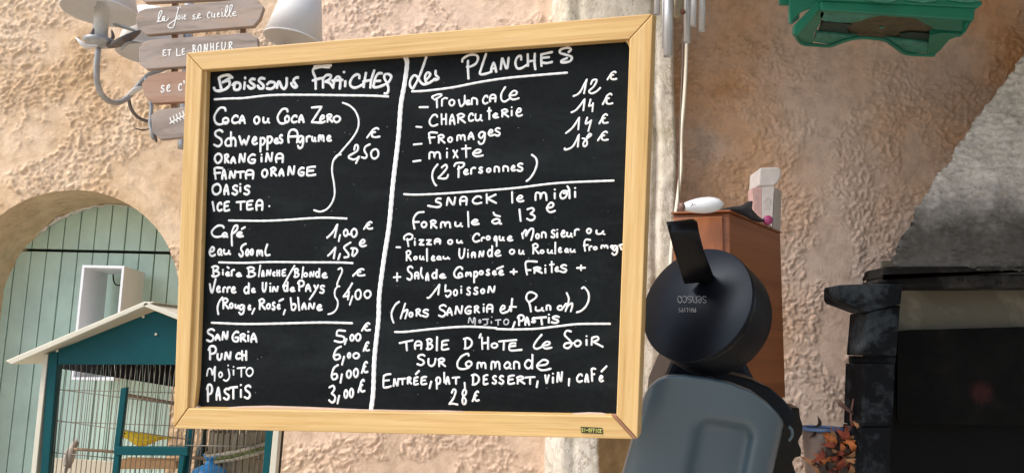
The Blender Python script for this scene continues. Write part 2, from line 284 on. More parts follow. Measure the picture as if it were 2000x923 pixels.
('(2 Personnes)',4.3,"@B8;~ 392,575 335,650 315,740 340,830 372,870;~ 445,620 500,582 520,620 470,690 398,765 398,765 470,775 520,760 535,718;~ 620,600 650,560 750,558 745,605 670,640;~ 685,600 680,755;e 738 832 633 728;r 838 928 608 722;s 948 1028 603 708;o 1058 1142 618 698;n 1163 1262 593 693;n 1283 1388 588 683;e 1398 1482 578 678;s 1478 1588 548 683;~ 1695,442 1752,490 1767,570 1730,680 1670,770 1622,808"),
('line above Snack',4.2,"@C2;~ 70,300 130,306 300,308 700,290 1384,240 1784,205 2384,135 3220,98"),
('SNACK le midi',4.4,"@C2;~ 625,370 570,370 550,410 620,440 622,480 560,497 430,475;N 698 862 333 482;^ 898 1032 325 475;C 1083 1252 318 460;K 1290 1472 285 450;@C3;~ 310,268 314,430;e 368 498 308 428;m 638 852 258 408;i 932 972 215 382;~ 1140,180 1170,240 1175,365;~ 1170,260 1080,255 1035,310 1055,365 1110,350 1140,290 1085,290;i 1232 1282 192 360"),
('Formule à 13 euro',4.4,"@C2;~ 370,570 285,580 228,640 212,720 230,820;~ 210,722 298,718;o 320 428 703 815;R 455 578 678 823;m 603 788 703 818;u 823 962 705 800;~ 1032,565 1042,790;e 1070 1212 668 772;~ 1415,575 1440,615 1515,635;a 1373 1550 658 760;@C3;~ 422,530 440,705;3 518 678 495 710;e 813 973 415 585"),
('- Pizza ou Croque Monsieur ou',4.2,"@C4;~ 110,328 170,330;~ 235,212 228,170 290,130 350,150 340,200 270,225;~ 275,200 292,312;i 370 407 185 312;Z 438 537 203 307;Z 548 650 203 302;^ 670 788 190 293;o 872 968 203 298;u 1003 1118 203 278;C 1243 1375 108 262;r 1373 1447 168 247;o 1448 1532 148 233;q 1563 1645 150 325;u 1643 1745 148 243;e 1765 1872 148 245;@C5;~ 228,120 245,195;~ 240,130 280,68 300,80 288,160 350,60 398,58 392,140 365,222;o 423 502 113 215;n 508 608 88 198;s 653 742 53 200;i 742 775 48 195;e 803 895 62 188;u 888 1000 90 188;r 1003 1100 43 163;o 1188 1283 35 135;u 1328 1485 58 148"),
('Rouleau Viande ou Rouleau Fromage',4.0,"@C4;R 242 350 365 543;o 358 438 453 528;u 448 540 443 528;~ 570,350 572,535;e 623 705 443 543;a 703 800 450 528;u 798 925 450 517;U 1038 1155 335 512;i 1165 1208 353 493;^ 1228 1313 388 495;N 1338 1440 368 488;d 1468 1578 283 482;e 1578 1695 358 475;@C5;o 28 132 348 445;u 168 275 353 445;R 373 495 260 438;o 488 575 358 435;u 598 705 348 433;~ 730,255 728,425;e 763 840 318 420;a 858 940 333 418;u 938 1043 338 415;~ 1255,218 1185,215 1165,280 1177,382;~ 1155,303 1220,293;r 1223 1292 298 388;o 1288 1372 308 380;m 1400 1535 283 358;a 1543 1622 288 358;g 1568 1692 283 458;~ 1690,300 1735,285;~ 1700,300 1722,362"),
('+ Salade Composée + Frites +',4.3,"@C4;+ 55 188 698 848;S 253 372 598 833;^ 373 462 688 815;~ 488,635 480,720 508,792;A 540 612 698 838;d 633 745 638 808;e 743 868 718 802;C 958 1122 608 802;o 1028 1115 698 793;m 1138 1252 688 778;p 1253 1350 678 872;o 1343 1428 668 753;s 1448 1525 648 762;e 1543 1628 668 755;e 1638 1735 658 758;~ 1620,655 1715,615;@C5;+ 40 168 643 747;~ 455,545 310,540 282,580 295,680 305,738;~ 290,672 362,670;R 388 545 613 730;i 550 608 583 728;t 633 722 528 718;e 715 795 608 705;s 785 918 578 718;+ 1038 1193 583 688"),
('1 boisson',4.2,"@C6;~ 680,290 715,285 800,180 872,82 872,82 852,240;~ 968,90 960,190 960,190 1035,180 1048,230 995,278 972,250;o 1078 1168 150 272;i 1193 1232 95 232;s 1285 1372 112 262;s 1393 1488 112 252;o 1508 1592 138 240;N 1618 1758 92 225"),
('(hors SANGRIA et Punch)',4.2,"@C6;~ 240,352 180,400 125,510 125,600 152,680;~ 335,378 262,612;~ 300,510 372,480 335,612;o 383 468 503 607;R 488 595 450 590;s 588 718 458 602;S 838 995 388 602;A 973 1088 433 578;N 1103 1250 403 558;G 1258 1390 408 555;R 1403 1510 403 538;i 1540 1588 375 525;^ 1598 1723 383 530;@C7;e 193 310 378 523;~ 300,500 340,465 385,385;~ 390,290 370,480;~ 350,412 448,415;~ 672,485 650,370 602,290 620,215 680,195 752,232 740,280 645,345;u 723 880 398 490;n 888 983 375 475;c 1053 1155 380 475;~ 1130,460 1200,365;~ 1208,205 1240,290 1225,380 1190,478;~ 1225,400 1285,358 1292,400 1270,482;~ 1435,138 1472,122 1532,200 1540,300 1500,400 1430,470 1358,497"),
('MOJITO',3.0,"@C6;~ 1325,680 1342,602 1372,650 1398,688 1412,600 1432,612 1428,715;o 1473 1537 618 700;~ 1550,628 1640,625;~ 1620,630 1618,700 1570,715;~ 1682,660 1687,690;~ 1690,590 1692,592;@C7;T 123 232 592 700;o 248 352 583 698"),
(', PASTIS',4.6,"@C7;~ 430,640 395,735;P 458 585 528 705;A 568 662 555 700;s 668 755 565 662;~ 745,582 900,570;~ 825,580 838,680;i 923 958 513 668;S 960 1112 540 672"),
('line above Table',4.4,"@C6;~ 172,825 350,822 800,775 1300,742 1766,765;@C7;~ 150,745 400,752 750,742 1100,702 1400,672 1860,668"),
("TABLE D'HOTE Le Soir",4.3,"@C8;~ 292,170 440,140;~ 368,160 375,252;^ 453 553 138 248;B 585 678 112 252;~ 715,100 712,252;E 753 857 128 255;D 1003 1118 103 242;~ 1208,68 1192,110;H 1205 1308 93 248;@D1;o 48 138 160 235;~ 142,152 340,135;~ 200,150 195,245;~ 330,172 272,178 268,250 400,245;~ 270,208 330,200;~ 625,75 562,150 535,210 570,235 640,205;e 618 748 143 242;~ 955,40 905,32 885,80 940,140 960,190 920,228 875,210 900,172 980,172;o 983 1078 128 218;i 1113 1147 78 203;~ 1192,110 1187,190;~ 1190,112 1250,98 1262,130 1205,155 1205,155 1312,212"),
('SUR Commande',4.3,"@C8;S 475 590 288 430;U 603 713 333 440;R 718 818 330 442;~ 1070,312 1060,288 990,320 945,390 955,450 1020,462 1080,440;o 1028 1118 363 445;m 1153 1278 376 465;@D1;m 40 167 363 475;a 188 292 373 468;n 298 388 368 468;d 423 548 283 468;e 553 738 348 485"),
('ENTRÉE, PLAT, DESSERT, VIN, CAFÉ',4.3,"@C8;E 93 207 508 680;N 213 293 558 665;T 283 367 558 645;R 368 437 543 638;E 443 513 543 648;~ 475,520 512,482;E 523 608 538 645;~ 650,600 630,678;P 690 765 548 695;~ 795,500 797,612;A 803 867 538 640;T 878 978 543 640;~ 1025,615 1030,682;D 1093 1198 513 648;E 1225 1298 518 645;@D1;s 58 125 526 640;s 133 208 526 640;E 233 328 523 640;R 333 443 533 638;T 428 558 540 642;~ 580,597 568,665;V 653 718 518 632;i 735 767 500 628;N 788 868 483 618;~ 935,570 930,647;C 1008 1093 508 618;A 1103 1163 508 618;F 1173 1243 443 608;e 1263 1328 523 613;~ 1298,490 1356,430"),
('28 euro',4.2,"@C8;~ 880,730 900,690 925,710 900,790 850,855 850,855 890,850 945,862;8 983 1058 678 872;€ 1103 1198 698 835"),
]
VLINE = [(791,112),(795,124),(790,165),(783,205),(778,270),(768,355),(760,440),(750,505),(741,575),(739,625),(731.5,698),(729,764),(725,797)]
def glyph_strokes(items):
    out = []; rx, ry, rs = 0, 0, 1; wdef = None
    for it in items.split(';'):
        it = it.strip()
        if it[0] == '@': rx, ry, rs = RG[it[1:]]; continue
        p = it.split()
        if p[0] == '~':
            out.append([(rx + float(a.split(',')[0])*rs, ry + float(a.split(',')[1])*rs) for a in p[1:]])
        else:
            x0, x1, y0, y1 = [float(v) for v in p[1:]]
            x0 = rx + x0*rs + 2.0; x1 = rx + x1*rs - 2.0; y0 = ry + y0*rs + 2.0; y1 = ry + y1*rs - 2.0
            for st in GL[p[0]].split('/'):
                out.append([(x0 + (x1-x0)*int(q[:2])/99, y0 + (y1-y0)*int(q[2:])/99) for q in st.split()])
    return out
def smooth2d(pts, step=1.6):
    if len(pts) < 3: return pts
    runs = [[pts[0]]]
    for q in pts[1:]:
        if math.hypot(q[0]-runs[-1][-1][0], q[1]-runs[-1][-1][1]) < 1e-6: runs.append([q])
        else: runs[-1].append(q)
    res = []
    for r in runs:
        if len(r) < 2: continue
        if res and r[0] == res[-1]: res.pop()
        P = [r[0]] + r + [r[-1]]
        for i in range(1, len(P)-2):
            a, b, c, d = P[i-1], P[i], P[i+1], P[i+2]
            n = max(1, int(math.hypot(c[0]-b[0], c[1]-b[1])/step))
            for k in range(n):
                t = k/n
                res.append(tuple(.5*((2*b[j]) + (-a[j]+c[j])*t + (2*a[j]-5*b[j]+4*c[j]-d[j])*t*t + (-a[j]+3*b[j]-3*c[j]+d[j])*t**3) for j in (0, 1)))
        res.append(r[-1])
    return res
# ================================================================== ground, walls
WY = 2.6
M_left = plaster('peach plaster', [(.30, (.53, .35, .19)), (.45, (.68, .47, .29)), (.58, (.79, .59, .41)), (.75, (.82, .69, .49))], 2.6, .55, 1, (((-.78, -.52), (.9, .8), .25, .85, (.86, .64, .49)),))
M_right = plaster('pink grey plaster', [(.32, (.66, .38, .20)), (.45, (.70, .45, .29)), (.56, (.70, .51, .39)), (.70, (.62, .50, .42))], 2.4, .5, 4, (((1.00, 1.34), (1.72, 1.42), .62, .7, (.70, .57, .50)),))
M_reveal = plaster('smooth ochre render', [(.35, (.58, .42, .26)), (.6, (.66, .51, .33))], 4, .25, 7)
M_pil = plaster('limewashed stone', [(.30, (.50, .44, .33)), (.48, (.68, .62, .52)), (.7, (.78, .73, .65))], 7, .5, 2)
M_ground = plaster('pale patio concrete', [(.3, (.42, .37, .30)), (.7, (.52, .47, .38))], 1.2, .3, 9)
WY = 2.6
M_shade_board = simple('added shade boards', (.34, .28, .21), .8, var=.15, scale=6)
roof = thing('added_shade_roof', (2, -.9, 3.05), 'unseen board roof added to shade the right wall and barbecue', 'roof')  # added out of view only to shade the right side
for k in range(20):
    x0 = .14+k*.25; box('added_shade_board', (x0+.125, -.9, 3.05), (.246, 6.9, .03), M_shade_board, roof)
g = mesh('ground', [(-60, -60, 0), (60, -60, 0), (60, 60, 0), (-60, 60, 0)], [[0, 1, 2, 3]], M_ground); tag(g, kind='structure')
def crust(X, Z, sd, mlo, mhi, amp, fq=1.0):
    """crusty dashed render: sharp-edged clots in patches, trowelled smooth between"""
    wx = X+.012*gnoise(X*19, Z*19, sd+1)+.03*gnoise(X*6, Z*6, sd+2); wz = Z+.012*gnoise(X*19, Z*19, sd+3)+.03*gnoise(X*6, Z*6, sd+4)
    m = sstep(mlo, mhi, fbm(wx*3.1, wz*3.1, 4, sd+11, .6))
    a = sstep(-.05, .16, fbm(wx*30*fq, wz*36*fq, 3, sd+21, .55)); b = sstep(.0, .22, fbm(wx*62*fq, wz*70*fq, 2, sd+31)); c = fbm(wx*105, wz*105, 2, sd+37)
    return .003*fbm(X*4, Z*4, 3, sd+41)+m*amp*(.0052*a*(.6+.4*b)+.0034*b+.0012*c)+(1-m)*(.0012*fbm(wx*12, wz*12, 3, sd+51)+.0009*b*sstep(.1, .3, fbm(wx*9, wz*9, 2, sd+61)))+.005
def hleft(X, Z):
    X = np.asarray(X, float); Z = np.asarray(Z, float); return crust(X, Z, 300, -.20, .10, .85, 1.15)
def hright(X, Z):
    X = np.asarray(X, float); Z = np.asarray(Z, float); return crust(X, Z, 700, -.38, .06, .85, 1.35)
AC = at(128, 590, WY); AR = .385; AXL, AXR, AZ = AC.x-AR, AC.x+AR, AC.z
SH_Y = 2.86
def lin(a, b, s): return list(np.arange(a, b, s))
def wall_mesh(name, xs, zs, hf, mat, Y, hole=False):
    X, Z = np.meshgrid(xs, zs); nx, nz = len(xs), len(zs)
    X = X.copy(); Z = Z.copy(); keep = np.ones((nz, nx), bool)
    if hole:
        dx = X-AC.x; dz = Z-AZ; rr = np.hypot(dx, dz)
        inside = np.where(dz >= 0, rr < AR, np.abs(dx) < AR)
        nb = np.zeros_like(inside)
        out = ~inside
        for sx in (-1, 0, 1):
            for sz in (-1, 0, 1): nb |= np.roll(np.roll(out, sx, 1), sz, 0)
        edge = inside & nb
        up = edge & (dz >= 0); f = AR/np.maximum(rr, 1e-6)
        X[up] = (AC.x+dx*f)[up]; Z[up] = (AZ+dz*f)[up]
        lo = edge & (dz < 0); X[lo] = (AC.x+np.sign(dx)*AR)[lo]
        keep = ~(inside & ~edge)
    H = hf(X, Z); V = np.stack([X, Y-H, Z], -1).reshape(-1, 3).astype(np.float32)
    idx = np.arange(nz*nx).reshape(nz, nx)
    q = np.stack([idx[:-1, :-1], idx[:-1, 1:], idx[1:, 1:], idx[1:, :-1]], -1)
    k = keep[:-1, :-1] & keep[:-1, 1:] & keep[1:, 1:] & keep[1:, :-1]
    if hole:
        e = (np.where(True, edge, edge)); ea = e[:-1, :-1] & e[:-1, 1:] & e[1:, 1:] & e[1:, :-1]; k &= ~ea
    q = q[k]; me = bpy.data.meshes.new(name)
    me.vertices.add(len(V)); me.vertices.foreach_set('co', V.ravel())
    me.loops.add(len(q)*4); me.loops.foreach_set('vertex_index', q.ravel().astype(np.int32))
    me.polygons.add(len(q)); me.polygons.foreach_set('loop_start', np.arange(0, len(q)*4, 4, dtype=np.int32)); me.polygons.foreach_set('loop_total', np.full(len(q), 4, dtype=np.int32))
    me.update(calc_edges=True); me.polygons.foreach_set('use_smooth', np.ones(len(q), bool))
    me.materials.append(mat); o = bpy.data.objects.new(name, me); col.objects.link(o); return o
PX0, PX1 = at(1078, 300, 2.45).x, at(1330, 300, 2.45).x
xs = lin(-6, -2.1, .1)+lin(-2.1, PX0+.05, .0045)
zs = lin(0, .9, .06)+lin(.9, 2.85, .0045)+lin(2.85, 4.2, .06)
wl = wall_mesh('plaster_wall', xs, zs, hleft, M_left, WY, True)
tag(wl, 'peach rough plaster wall with the arched opening, behind the chalkboard and birdcage', 'wall')
xs = lin(PX1-.06, 2.1, .0045)+lin(2.1, 5, .1)
wr = wall_mesh('plaster_wall', xs, zs, hright, M_right, WY, False)
tag(wr, 'pinkish grey rough plaster wall right of the pale pilaster, behind the barbecue', 'wall')
# arch reveal
cv = [(AXL, 0)]+[(AXL, z) for z in np.linspace(.1, AZ, 12)]+[(AC.x-AR*math.cos(t), AZ+AR*math.sin(t)) for t in np.linspace(.03, math.pi-.03, 90)]+[(AXR, z) for z in np.linspace(AZ, .1, 12)]+[(AXR, 0)]
cv = np.array(cv); ND = 14; V = []; F = []
H = hleft(cv[:, 0], cv[:, 1])
for i, (x, z) in enumerate(cv):
    for k in range(ND):
        t = k/(ND-1); y = (WY-H[i])*(1-t)+(SH_Y+.02)*t
        d = .006*float(fbm(np.array([i*.13]), np.array([t*2.2]), 3, 7)[0])*min(1, t*4)
        nx, nz = (x-AC.x)/AR, max(0, (z-AZ)/AR); V.append((x-nx*d, y, z-nz*d))
for i in range(len(cv)-1):
    for k in range(ND-1): F.append([i*ND+k, i*ND+k+1, (i+1)*ND+k+1, (i+1)*ND+k])
mesh('reveal', V, F, M_reveal, wl, True)
M_fill = simple('white filler', (.72, .68, .62), .9, var=.2, scale=60, bmp=.5, bdist=.004)
fp = []
for t in np.linspace(.75, 2.0, 50):
    jr = AR-.004+random.uniform(-.003, .003); fp.append(Vector((AC.x-jr*math.cos(t), SH_Y-.014+random.uniform(-.002, .002), AZ+jr*math.sin(t))))
tube('filler', fp, [random.uniform(.003, .010)*(1 if 0.05 < i/50 < .6 else .5) for i in range(50)], M_fill, wl, 8)
# pilaster: pale rounded-corner stone with a groove and a dark stained foot
V = []; F = []
prof = []
PY = 2.44
for t in np.linspace(0, 1, 60):
    x = PX0+(PX1-PX0)*t
    y = PY+.10*(1-min(1, t/.12))**2+.12*max(0, (t-.93)/.07)**2
    y += .014*math.exp(-((t-.80)/.02)**2)+.006*math.exp(-((t-.2)/.03)**2)
    prof.append((x, y))
prof = [(PX0, WY+.02)]+prof+[(PX1+.002, WY+.02)]
zz = list(np.linspace(0, .9, 10))+list(np.linspace(.92, 2.5, 300))+[3, 4.2]
for z in zz:
    for j, (x, y) in enumerate(prof):
        h = float(.0035*fbm(np.array([x*22]), np.array([z*14]), 4, 5)[0]) if z > .9 else 0
        V.append((x+.004*math.sin(z*9), y-h, z))
n = len(prof)
for i in range(len(zz)-1):
    for j in range(n-1): F.append([i*n+j, i*n+j+1, (i+1)*n+j+1, (i+1)*n+j])
pil = mesh('pilaster', V, F, M_pil, None, True)
tag(pil, 'pale limewashed stone pilaster behind the right side of the chalkboard', 'pillar')
# dark brown stain low on the pilaster: own colour of the stone
ntp = M_pil.node_tree; bsp = ntp.nodes['Principled BSDF']
src = bsp.inputs['Base Color'].links[0].from_socket
ck = noise(ntp, 9, 7, .7, objco(ntp, (1, 1, .45)), .8); ckr = ramp(ntp, ck.outputs[0], [(.488, (1, 1, 1)), (.499, (.42, .37, .30)), (.501, (.42, .37, .30)), (.512, (1, 1, 1))])
src = mixc(ntp, .8, src, ckr.outputs[0], 'MULTIPLY')
tc = ntp.nodes.new('ShaderNodeTexCoord'); sp = ntp.nodes.new('ShaderNodeSeparateXYZ'); L(ntp, tc.outputs['Object'], sp.inputs[0])
def math_(nt, op, a, b):
    m = nt.nodes.new('ShaderNodeMath'); m.operation = op
    for s, v in ((m.inputs[0], a), (m.inputs[1], b)):
        if isinstance(v, (int, float)): s.default_value = v
        else: L(nt, v, s)
    return m.outputs[0]
def mrange(nt, v, a, b):
    m = nt.nodes.new('ShaderNodeMapRange'); m.interpolation_type = 'SMOOTHSTEP'; L(nt, v, m.inputs[0]); m.inputs[1].default_value = a; m.inputs[2].default_value = b; return m.outputs[0]
zt = at(1190, 800, PY).z; xt = at(1165, 880, PY).x
nn = noise(ntp, 14, 6, .65, tc.outputs['Object'])
f1 = mrange(ntp, math_(ntp, 'ADD', sp.outputs['Z'], math_(ntp, 'MULTIPLY', nn.outputs[0], .16)), zt+.12, zt+.02)
f2 = mrange(ntp, math_(ntp, 'ADD', sp.outputs['X'], math_(ntp, 'MULTIPLY', nn.outputs[0], .02)), xt+.005, xt+.02)
L(ntp, mixc(ntp, math_(ntp, 'MULTIPLY', f1, f2), src, (.16, .10, .045)), bsp.inputs['Base Color'])
# cable and wire down the right edge of the pilaster
M_cable = simple('ivory cable', (.74, .68, .56), .5, var=.05)
cb = tube('cable', curve([at(u, v, 2.41) for u, v in ((1344, -60), (1342, 60), (1340, 130), (1336, 200), (1331, 260), (1330, 330), (1322, 400), (1313, 470), (1309, 540), (1308, 640), (1306, 760), (1304, 1000))], .02), .0085, M_cable, None, 10, .7)
tag(cb, 'flat ivory cable running down the edge of the pale pilaster', 'cable')
M_dwire = simple('grey brown wire', (.16, .13, .11), .5)
wv = tube('wire', curve([at(u, v, 2.38) for u, v in ((1335, 70), (1330, 200), (1327, 300), (1326, 380), (1327, 402), (1322, 410), (1328, 420))], .02), .0022, M_dwire, None, 6)
tag(wv, 'thin dark wire hanging beside the ivory cable', 'wire')
# ================================================================== shutter in the arch
M_sh = simple('pale green paint', (.54, .71, .61), .55, var=.10, scale=9, bmp=.1)
M_dark = simple('dark gap', (.02, .02, .018), .9)
sh = thing('door_shutter', (AC.x, SH_Y, 0), 'pale green plank shutter closing the arched opening', 'shutter')
xb0 = at(122, 490, SH_Y).x; pw = 30.3/1500*SH_Y*1.0
zc = at(200, 491, SH_Y).z
box('backing_board', (AC.x, SH_Y+.035, 1.5), (1.1, .01, 3), M_dark, sh)
for k in range(-6, 9):
    x0 = xb0+pw*k
    if x0 > AXR or x0+pw < AXL: continue
    for (z0, z1) in ((zc+.006, AZ+AR+.03), (.02, zc-.005)):
        box('plank', (x0+pw/2, SH_Y+.008+random.uniform(-.001, .001), (z0+z1)/2), (pw-.0042, .02, z1-z0), M_sh, sh, .0018)
# ================================================================== white open box shelf on the shutter
M_white = simple('white melamine', (.80, .79, .80), .45, var=.03)
fl, fr = at(160, 524, 2.60), at(243, 519, 2.60)
bs_ = thing('box_shelf', fl, 'white open box shelf hanging on the green shutter above the birdcage', 'shelf')
wv_ = (fr-fl); wv_.z = 0; wv_ = wv_.normalized(); wlen = (fr-fl).length
dv = (at(283, 531, 2.83)-fr); dv.z = 0; hh = fl.z-at(142, 748, 2.60).z; th = .0085
fl = Vector((fl.x, fl.y, fr.z)); up = Vector((0, 0, 1))
def panel(name, p, a, b, c): return prism(name, [p, p+a, p+a+b, p+b], c, M_white, bs_, .0008)
panel('top_panel', fl, wv_*wlen, dv, -up*th)
panel('bottom_panel', fl-up*hh, wv_*wlen, dv, up*th)
panel('side_panel', fl-up*th, wv_*th, dv, -up*(hh-2*th)+up*th*0)
panel('side_panel', fl+wv_*(wlen-th)-up*th, wv_*th, dv, -up*(hh-2*th))
tube('hook', curve([at(221, 535, 2.7), at(222, 548, 2.7), at(227, 556, 2.7), at(236, 556, 2.68)], .01), .0025, M_dark, bs_, 6)
# ================================================================== chalkboard
R3 = CM.to_3x3()
BN = (R3 @ Vector((-.196, .0, .98))).normalized()
B0 = cp(805, 455, 1.0)
def bp(u, v, off=0): return onplane(u, v, B0+BN*off, BN)
M_oak = wood('light oak', (.61, .37, .135), (.74, .49, .205), (.80, .575, .29), 4, 170, .45, .16)
M_oakd = wood('worn beech ledge', (.50, .34, .25), (.62, .46, .36), (.70, .56, .46), 5, 60, .7, .3)
M_glue = simple('brown glue joint', (.33, .17, .11), .8, var=.2, scale=200, bmp=.4)
mb, ntb, bsb = new_mat('blackboard')
co = objco(ntb); a = noise(ntb, 6, 8, .65, co, .6); b = noise(ntb, 160, 4, .7, co); r = ramp(ntb, a.outputs[0], [(.3, (.0045, .0060, .0075)), (.62, (.0080, .0105, .0120)), (.85, (.024, .028, .030))])
rr = ramp(ntb, b.outputs[0], [(.3, (.75, .75, .75)), (.7, (1.35, 1.35, 1.35))]); wp = noise(ntb, 3.5, 5, .6, objco(ntb, (1, 1, 5)), 1.2); wr = ramp(ntb, wp.outputs[0], [(.5, (0, 0, 0)), (.78, (.012, .014, .015))])
L(ntb, mixc(ntb, 1, mixc(ntb, 1, r.outputs[0], rr.outputs[0], 'MULTIPLY'), wr.outputs[0], 'ADD'), bsb.inputs['Base Color'])
bsb.inputs['Roughness'].default_value = .62; bsb.inputs['Specular IOR Level'].default_value = .10; bump(ntb, bsb, b.outputs[0], .08, .001)
M_black = mb
M_chalk = simple('white liquid chalk', (.86, .88, .90), .6, var=.04, scale=300)
M_chalk2 = simple('faded grey chalk', (.50, .52, .56), .7, var=.22, scale=300)
board = thing('chalkboard', bp(805, 455), 'oak framed chalkboard with the handwritten white drinks and food menu', 'chalkboard')
OUT = {'TL': (364, 103), 'TR': (1275, 27), 'BR': (1245, 857), 'BL': (338, 836)}
INN = {'TL': (395, 137), 'TR': (1230, 76), 'BR': (1204, 812), 'BL': (366, 797)}
PAN = -.014     # panel lies this far behind the frame face
TH = .026
def bar(a, b, gap_a=0, gap_b=0):
    A, B, a2, b2 = bp(*OUT[a]), bp(*OUT[b]), bp(*INN[a]), bp(*INN[b])
    d = (B-A).normalized(); A += d*gap_a; a2 += d*gap_a; B -= d*gap_b; b2 -= d*gap_b
    inw = ((a2+b2)/2-(A+B)/2).normalized(); bv = -BN*TH
    spread = -inw*.004 if a == 'TR' else Vector((0, 0, 0))
    pts = [A, B, b2, a2]; lo = [A+spread+bv-(d*.004 if a == 'TR' else d*0), B+spread+bv, b2+bv, a2+bv]
    V = pts+lo; F = [[0, 1, 2, 3], [7, 6, 5, 4]]+[[i, i+4, (i+1) % 4+4, (i+1) % 4] for i in range(4)]
    r0 = random.random()*9; c = d.cross(BN)
    o = fixnormals(mesh('frame_bar', V, F, M_oak, board, False, [(v.dot(d)+r0, v.dot(c)+r0, v.dot(BN)) for v in V])); bevel(o, .0012, 3); return o
bar('TL', 'TR', .0004, .0004); bar('TR', 'BR', .0004, .0008); bar('BR', 'BL', .0055, .0008); bar('BL', 'TL', .0008, .0004)
# brown filled mitre at the lower right corner, a hair below the frame face
A, a2 = bp(*OUT['BR']), bp(*INN['BR']); d = (bp(*OUT['BL'])-A).normalized()
prism('mitre_joint', [A-BN*.003+d*.0006, a2-BN*.003+d*.0006, a2-BN*.003+d*.007, A-BN*.003+d*.007], -BN*.018, M_glue, board)
# panel with writing
prism('board_panel', [bp(385, 125, PAN), bp(1245, 62, PAN), bp(1222, 830, PAN), bp(350, 812, PAN)], -BN*.006, M_black, board)
# inner rebate of the left bar (front face ends at the miter, a lower wooden lip leads to the panel)
LIP = -.0085
def lip(name, pix, mat, off, gr=None, bev=.0006):
    pts = [bp(u, v, off) for u, v in pix]; g_ = (pts[1]-pts[0]) if gr is None else gr
    return prism(name, pts, -BN*(off-PAN+.001 if off > PAN else .002), mat, board, bev, g_)
lip('rebate_lip', [(393, 136), (365, 797), (379, 799), (385, 740), (404, 137)], M_oak, -.005)
lip('rebate_lip', [(404, 136), (404, 138.5), (800, 107.5), (1217, 76.5), (1217, 73.5)], M_oak, -.0075)
lip('corner_block', [(1214, 74), (1214, 77), (1221, 79), (1226, 85), (1229, 92), (1230.5, 98), (1233, 98), (1233, 73)], M_oak, -.006)
top = [(379, 791), (392, 797), (410, 796), (430, 798.5), (445, 796), (470, 794.5), (520, 793.5), (600, 796), (700, 800.5), (800, 802.5), (860, 802.5), (920, 805), (975, 810), (1030, 812.5), (1070, 812), (1110, 808.5), (1150, 806.5), (1175, 807.5), (1190, 810.5), (1204, 813)]
lip('ledge', top+[(1206, 822), (900, 815), (366, 805), (364, 797)], M_oakd, -.0065, bp(1200, 810)-bp(370, 800))
# maker's plate on the lower bar
M_plate = simple('dark plate', (.045, .045, .02), .4); M_gold = simple('yellow lettering', (.62, .60, .16), .5)
pl = prism('maker_plate', [bp(u, v, .0006) for u, v in ((1134, 832.5), (1176, 834.5), (1178, 846.5), (1135, 844.5))], -BN*.0007, M_plate, board)
# handwriting strokes
def stroke_mesh(strokes, w, mp, nrm, V, F, h=.0005):
    """flattened beads of paint along 2D strokes mapped to 3D by mp"""
    for st in strokes:
        P2 = smooth2d(st); P = [mp(*q) for q in P2]
        if len(P) < 2: continue
        wl_ = w/2/FPX*(P[0]-O).length; P[0] = P[0]; e0 = (P[0]-P[1]).normalized(); e1 = (P[-1]-P[-2]).normalized()
        pts = [P[0]+e0*wl_*.75, P[0]+e0*wl_*.45]+P+[P[-1]+e1*wl_*.45, P[-1]+e1*wl_*.75]
        n = len(pts); b = len(V); ph = random.random()*6
        for i, p in enumerate(pts):
            k = .35 if i in (0, n-1) else (.8 if i in (1, n-2) else 1.0)
            k *= 1+.07*math.sin(i*.7+ph)
            t = (pts[min(i+1, n-1)]-pts[max(i-1, 0)]).normalized(); s = t.cross(nrm).normalized()*wl_*k
            z = nrm*(h+random.random()*.00008+i*1e-7)
            V += [p-s, p-s*.6+z, p+s*.6+z, p+s]
        for i in range(n-1):
            for j in range(3): F.append([b+i*4+j, b+i*4+j+1, b+(i+1)*4+j+1, b+(i+1)*4+j])
def writing(name, items, w, mp, nrm, mat, parent, label=None):
    V = []; F = []; stroke_mesh(glyph_strokes(items) if isinstance(items, str) else items, w, mp, nrm, V, F)
    o = mesh(name, V, F, mat, parent, True)
    if label: o['label'] = label
    return o
pm = lambda u, v: bp(u, v, PAN+.0002)
for (txt, w, items) in WR:
    rule = 'line' in txt and txt[:4] in ('line', 'head')
    nm = 'ruled_line' if rule else ('bracket' if 'bracket' in txt else 'handwriting')
    o = writing(nm, items, w*.93, pm, BN, M_chalk2 if txt == 'MOJITO' and w <= 3.0 else M_chalk, board, ('white '+txt) if nm != 'handwriting' else 'white handwriting reading '+txt.strip('- '))
writing('divider', [VLINE], 8.6, pm, BN, M_chalk, board, 'thick white upright line between the two menu columns')
# chalk specks and smears
V = []; F = []; sp_ = []
for k in range(80):
    u, v = random.uniform(415, 1200), random.uniform(150, 780); sp_.append([(u, v), (u+random.uniform(.2, 1.2), v+random.uniform(-.5, .5))])
stroke_mesh(sp_, .7, pm, BN, V, F, .0001)
o = mesh('chalk_speck', V, F, M_chalk2, board, True); o['kind'] = 'stuff'
# BI-OFFICE lettering
def sign_strokes(text, u0, u1, vt, vb, su=.28, dv=0):
    """letters spread evenly from u0 to u1; vt/vb at the left end, dv = drop across the width"""
    n = len(text); out = []; step = (u1-u0)/n
    for i, ch in enumerate(text):
        if ch == ' ': continue
        x0 = u0+step*i+step*su*.3; x1 = u0+step*(i+1)-step*su*.7; o_ = dv*(i/n)
        if ch == 'I': x0 = (x0+x1)/2-.01; x1 = x0+.02
        for st in GL[ch].split('/'):
            out.append([(x0+(x1-x0)*int(q[:2])/99, vt+o_+(vb-vt)*int(q[2:])/99) for q in st.split()])
    return out
pf = lambda u, v: bp(u, v, .0008)
writing('lettering', sign_strokes('BI-OFFICE', 1136, 1176, 835.5, 842.5, .35, 1.6), 1.25, pf, BN, M_gold, pl)
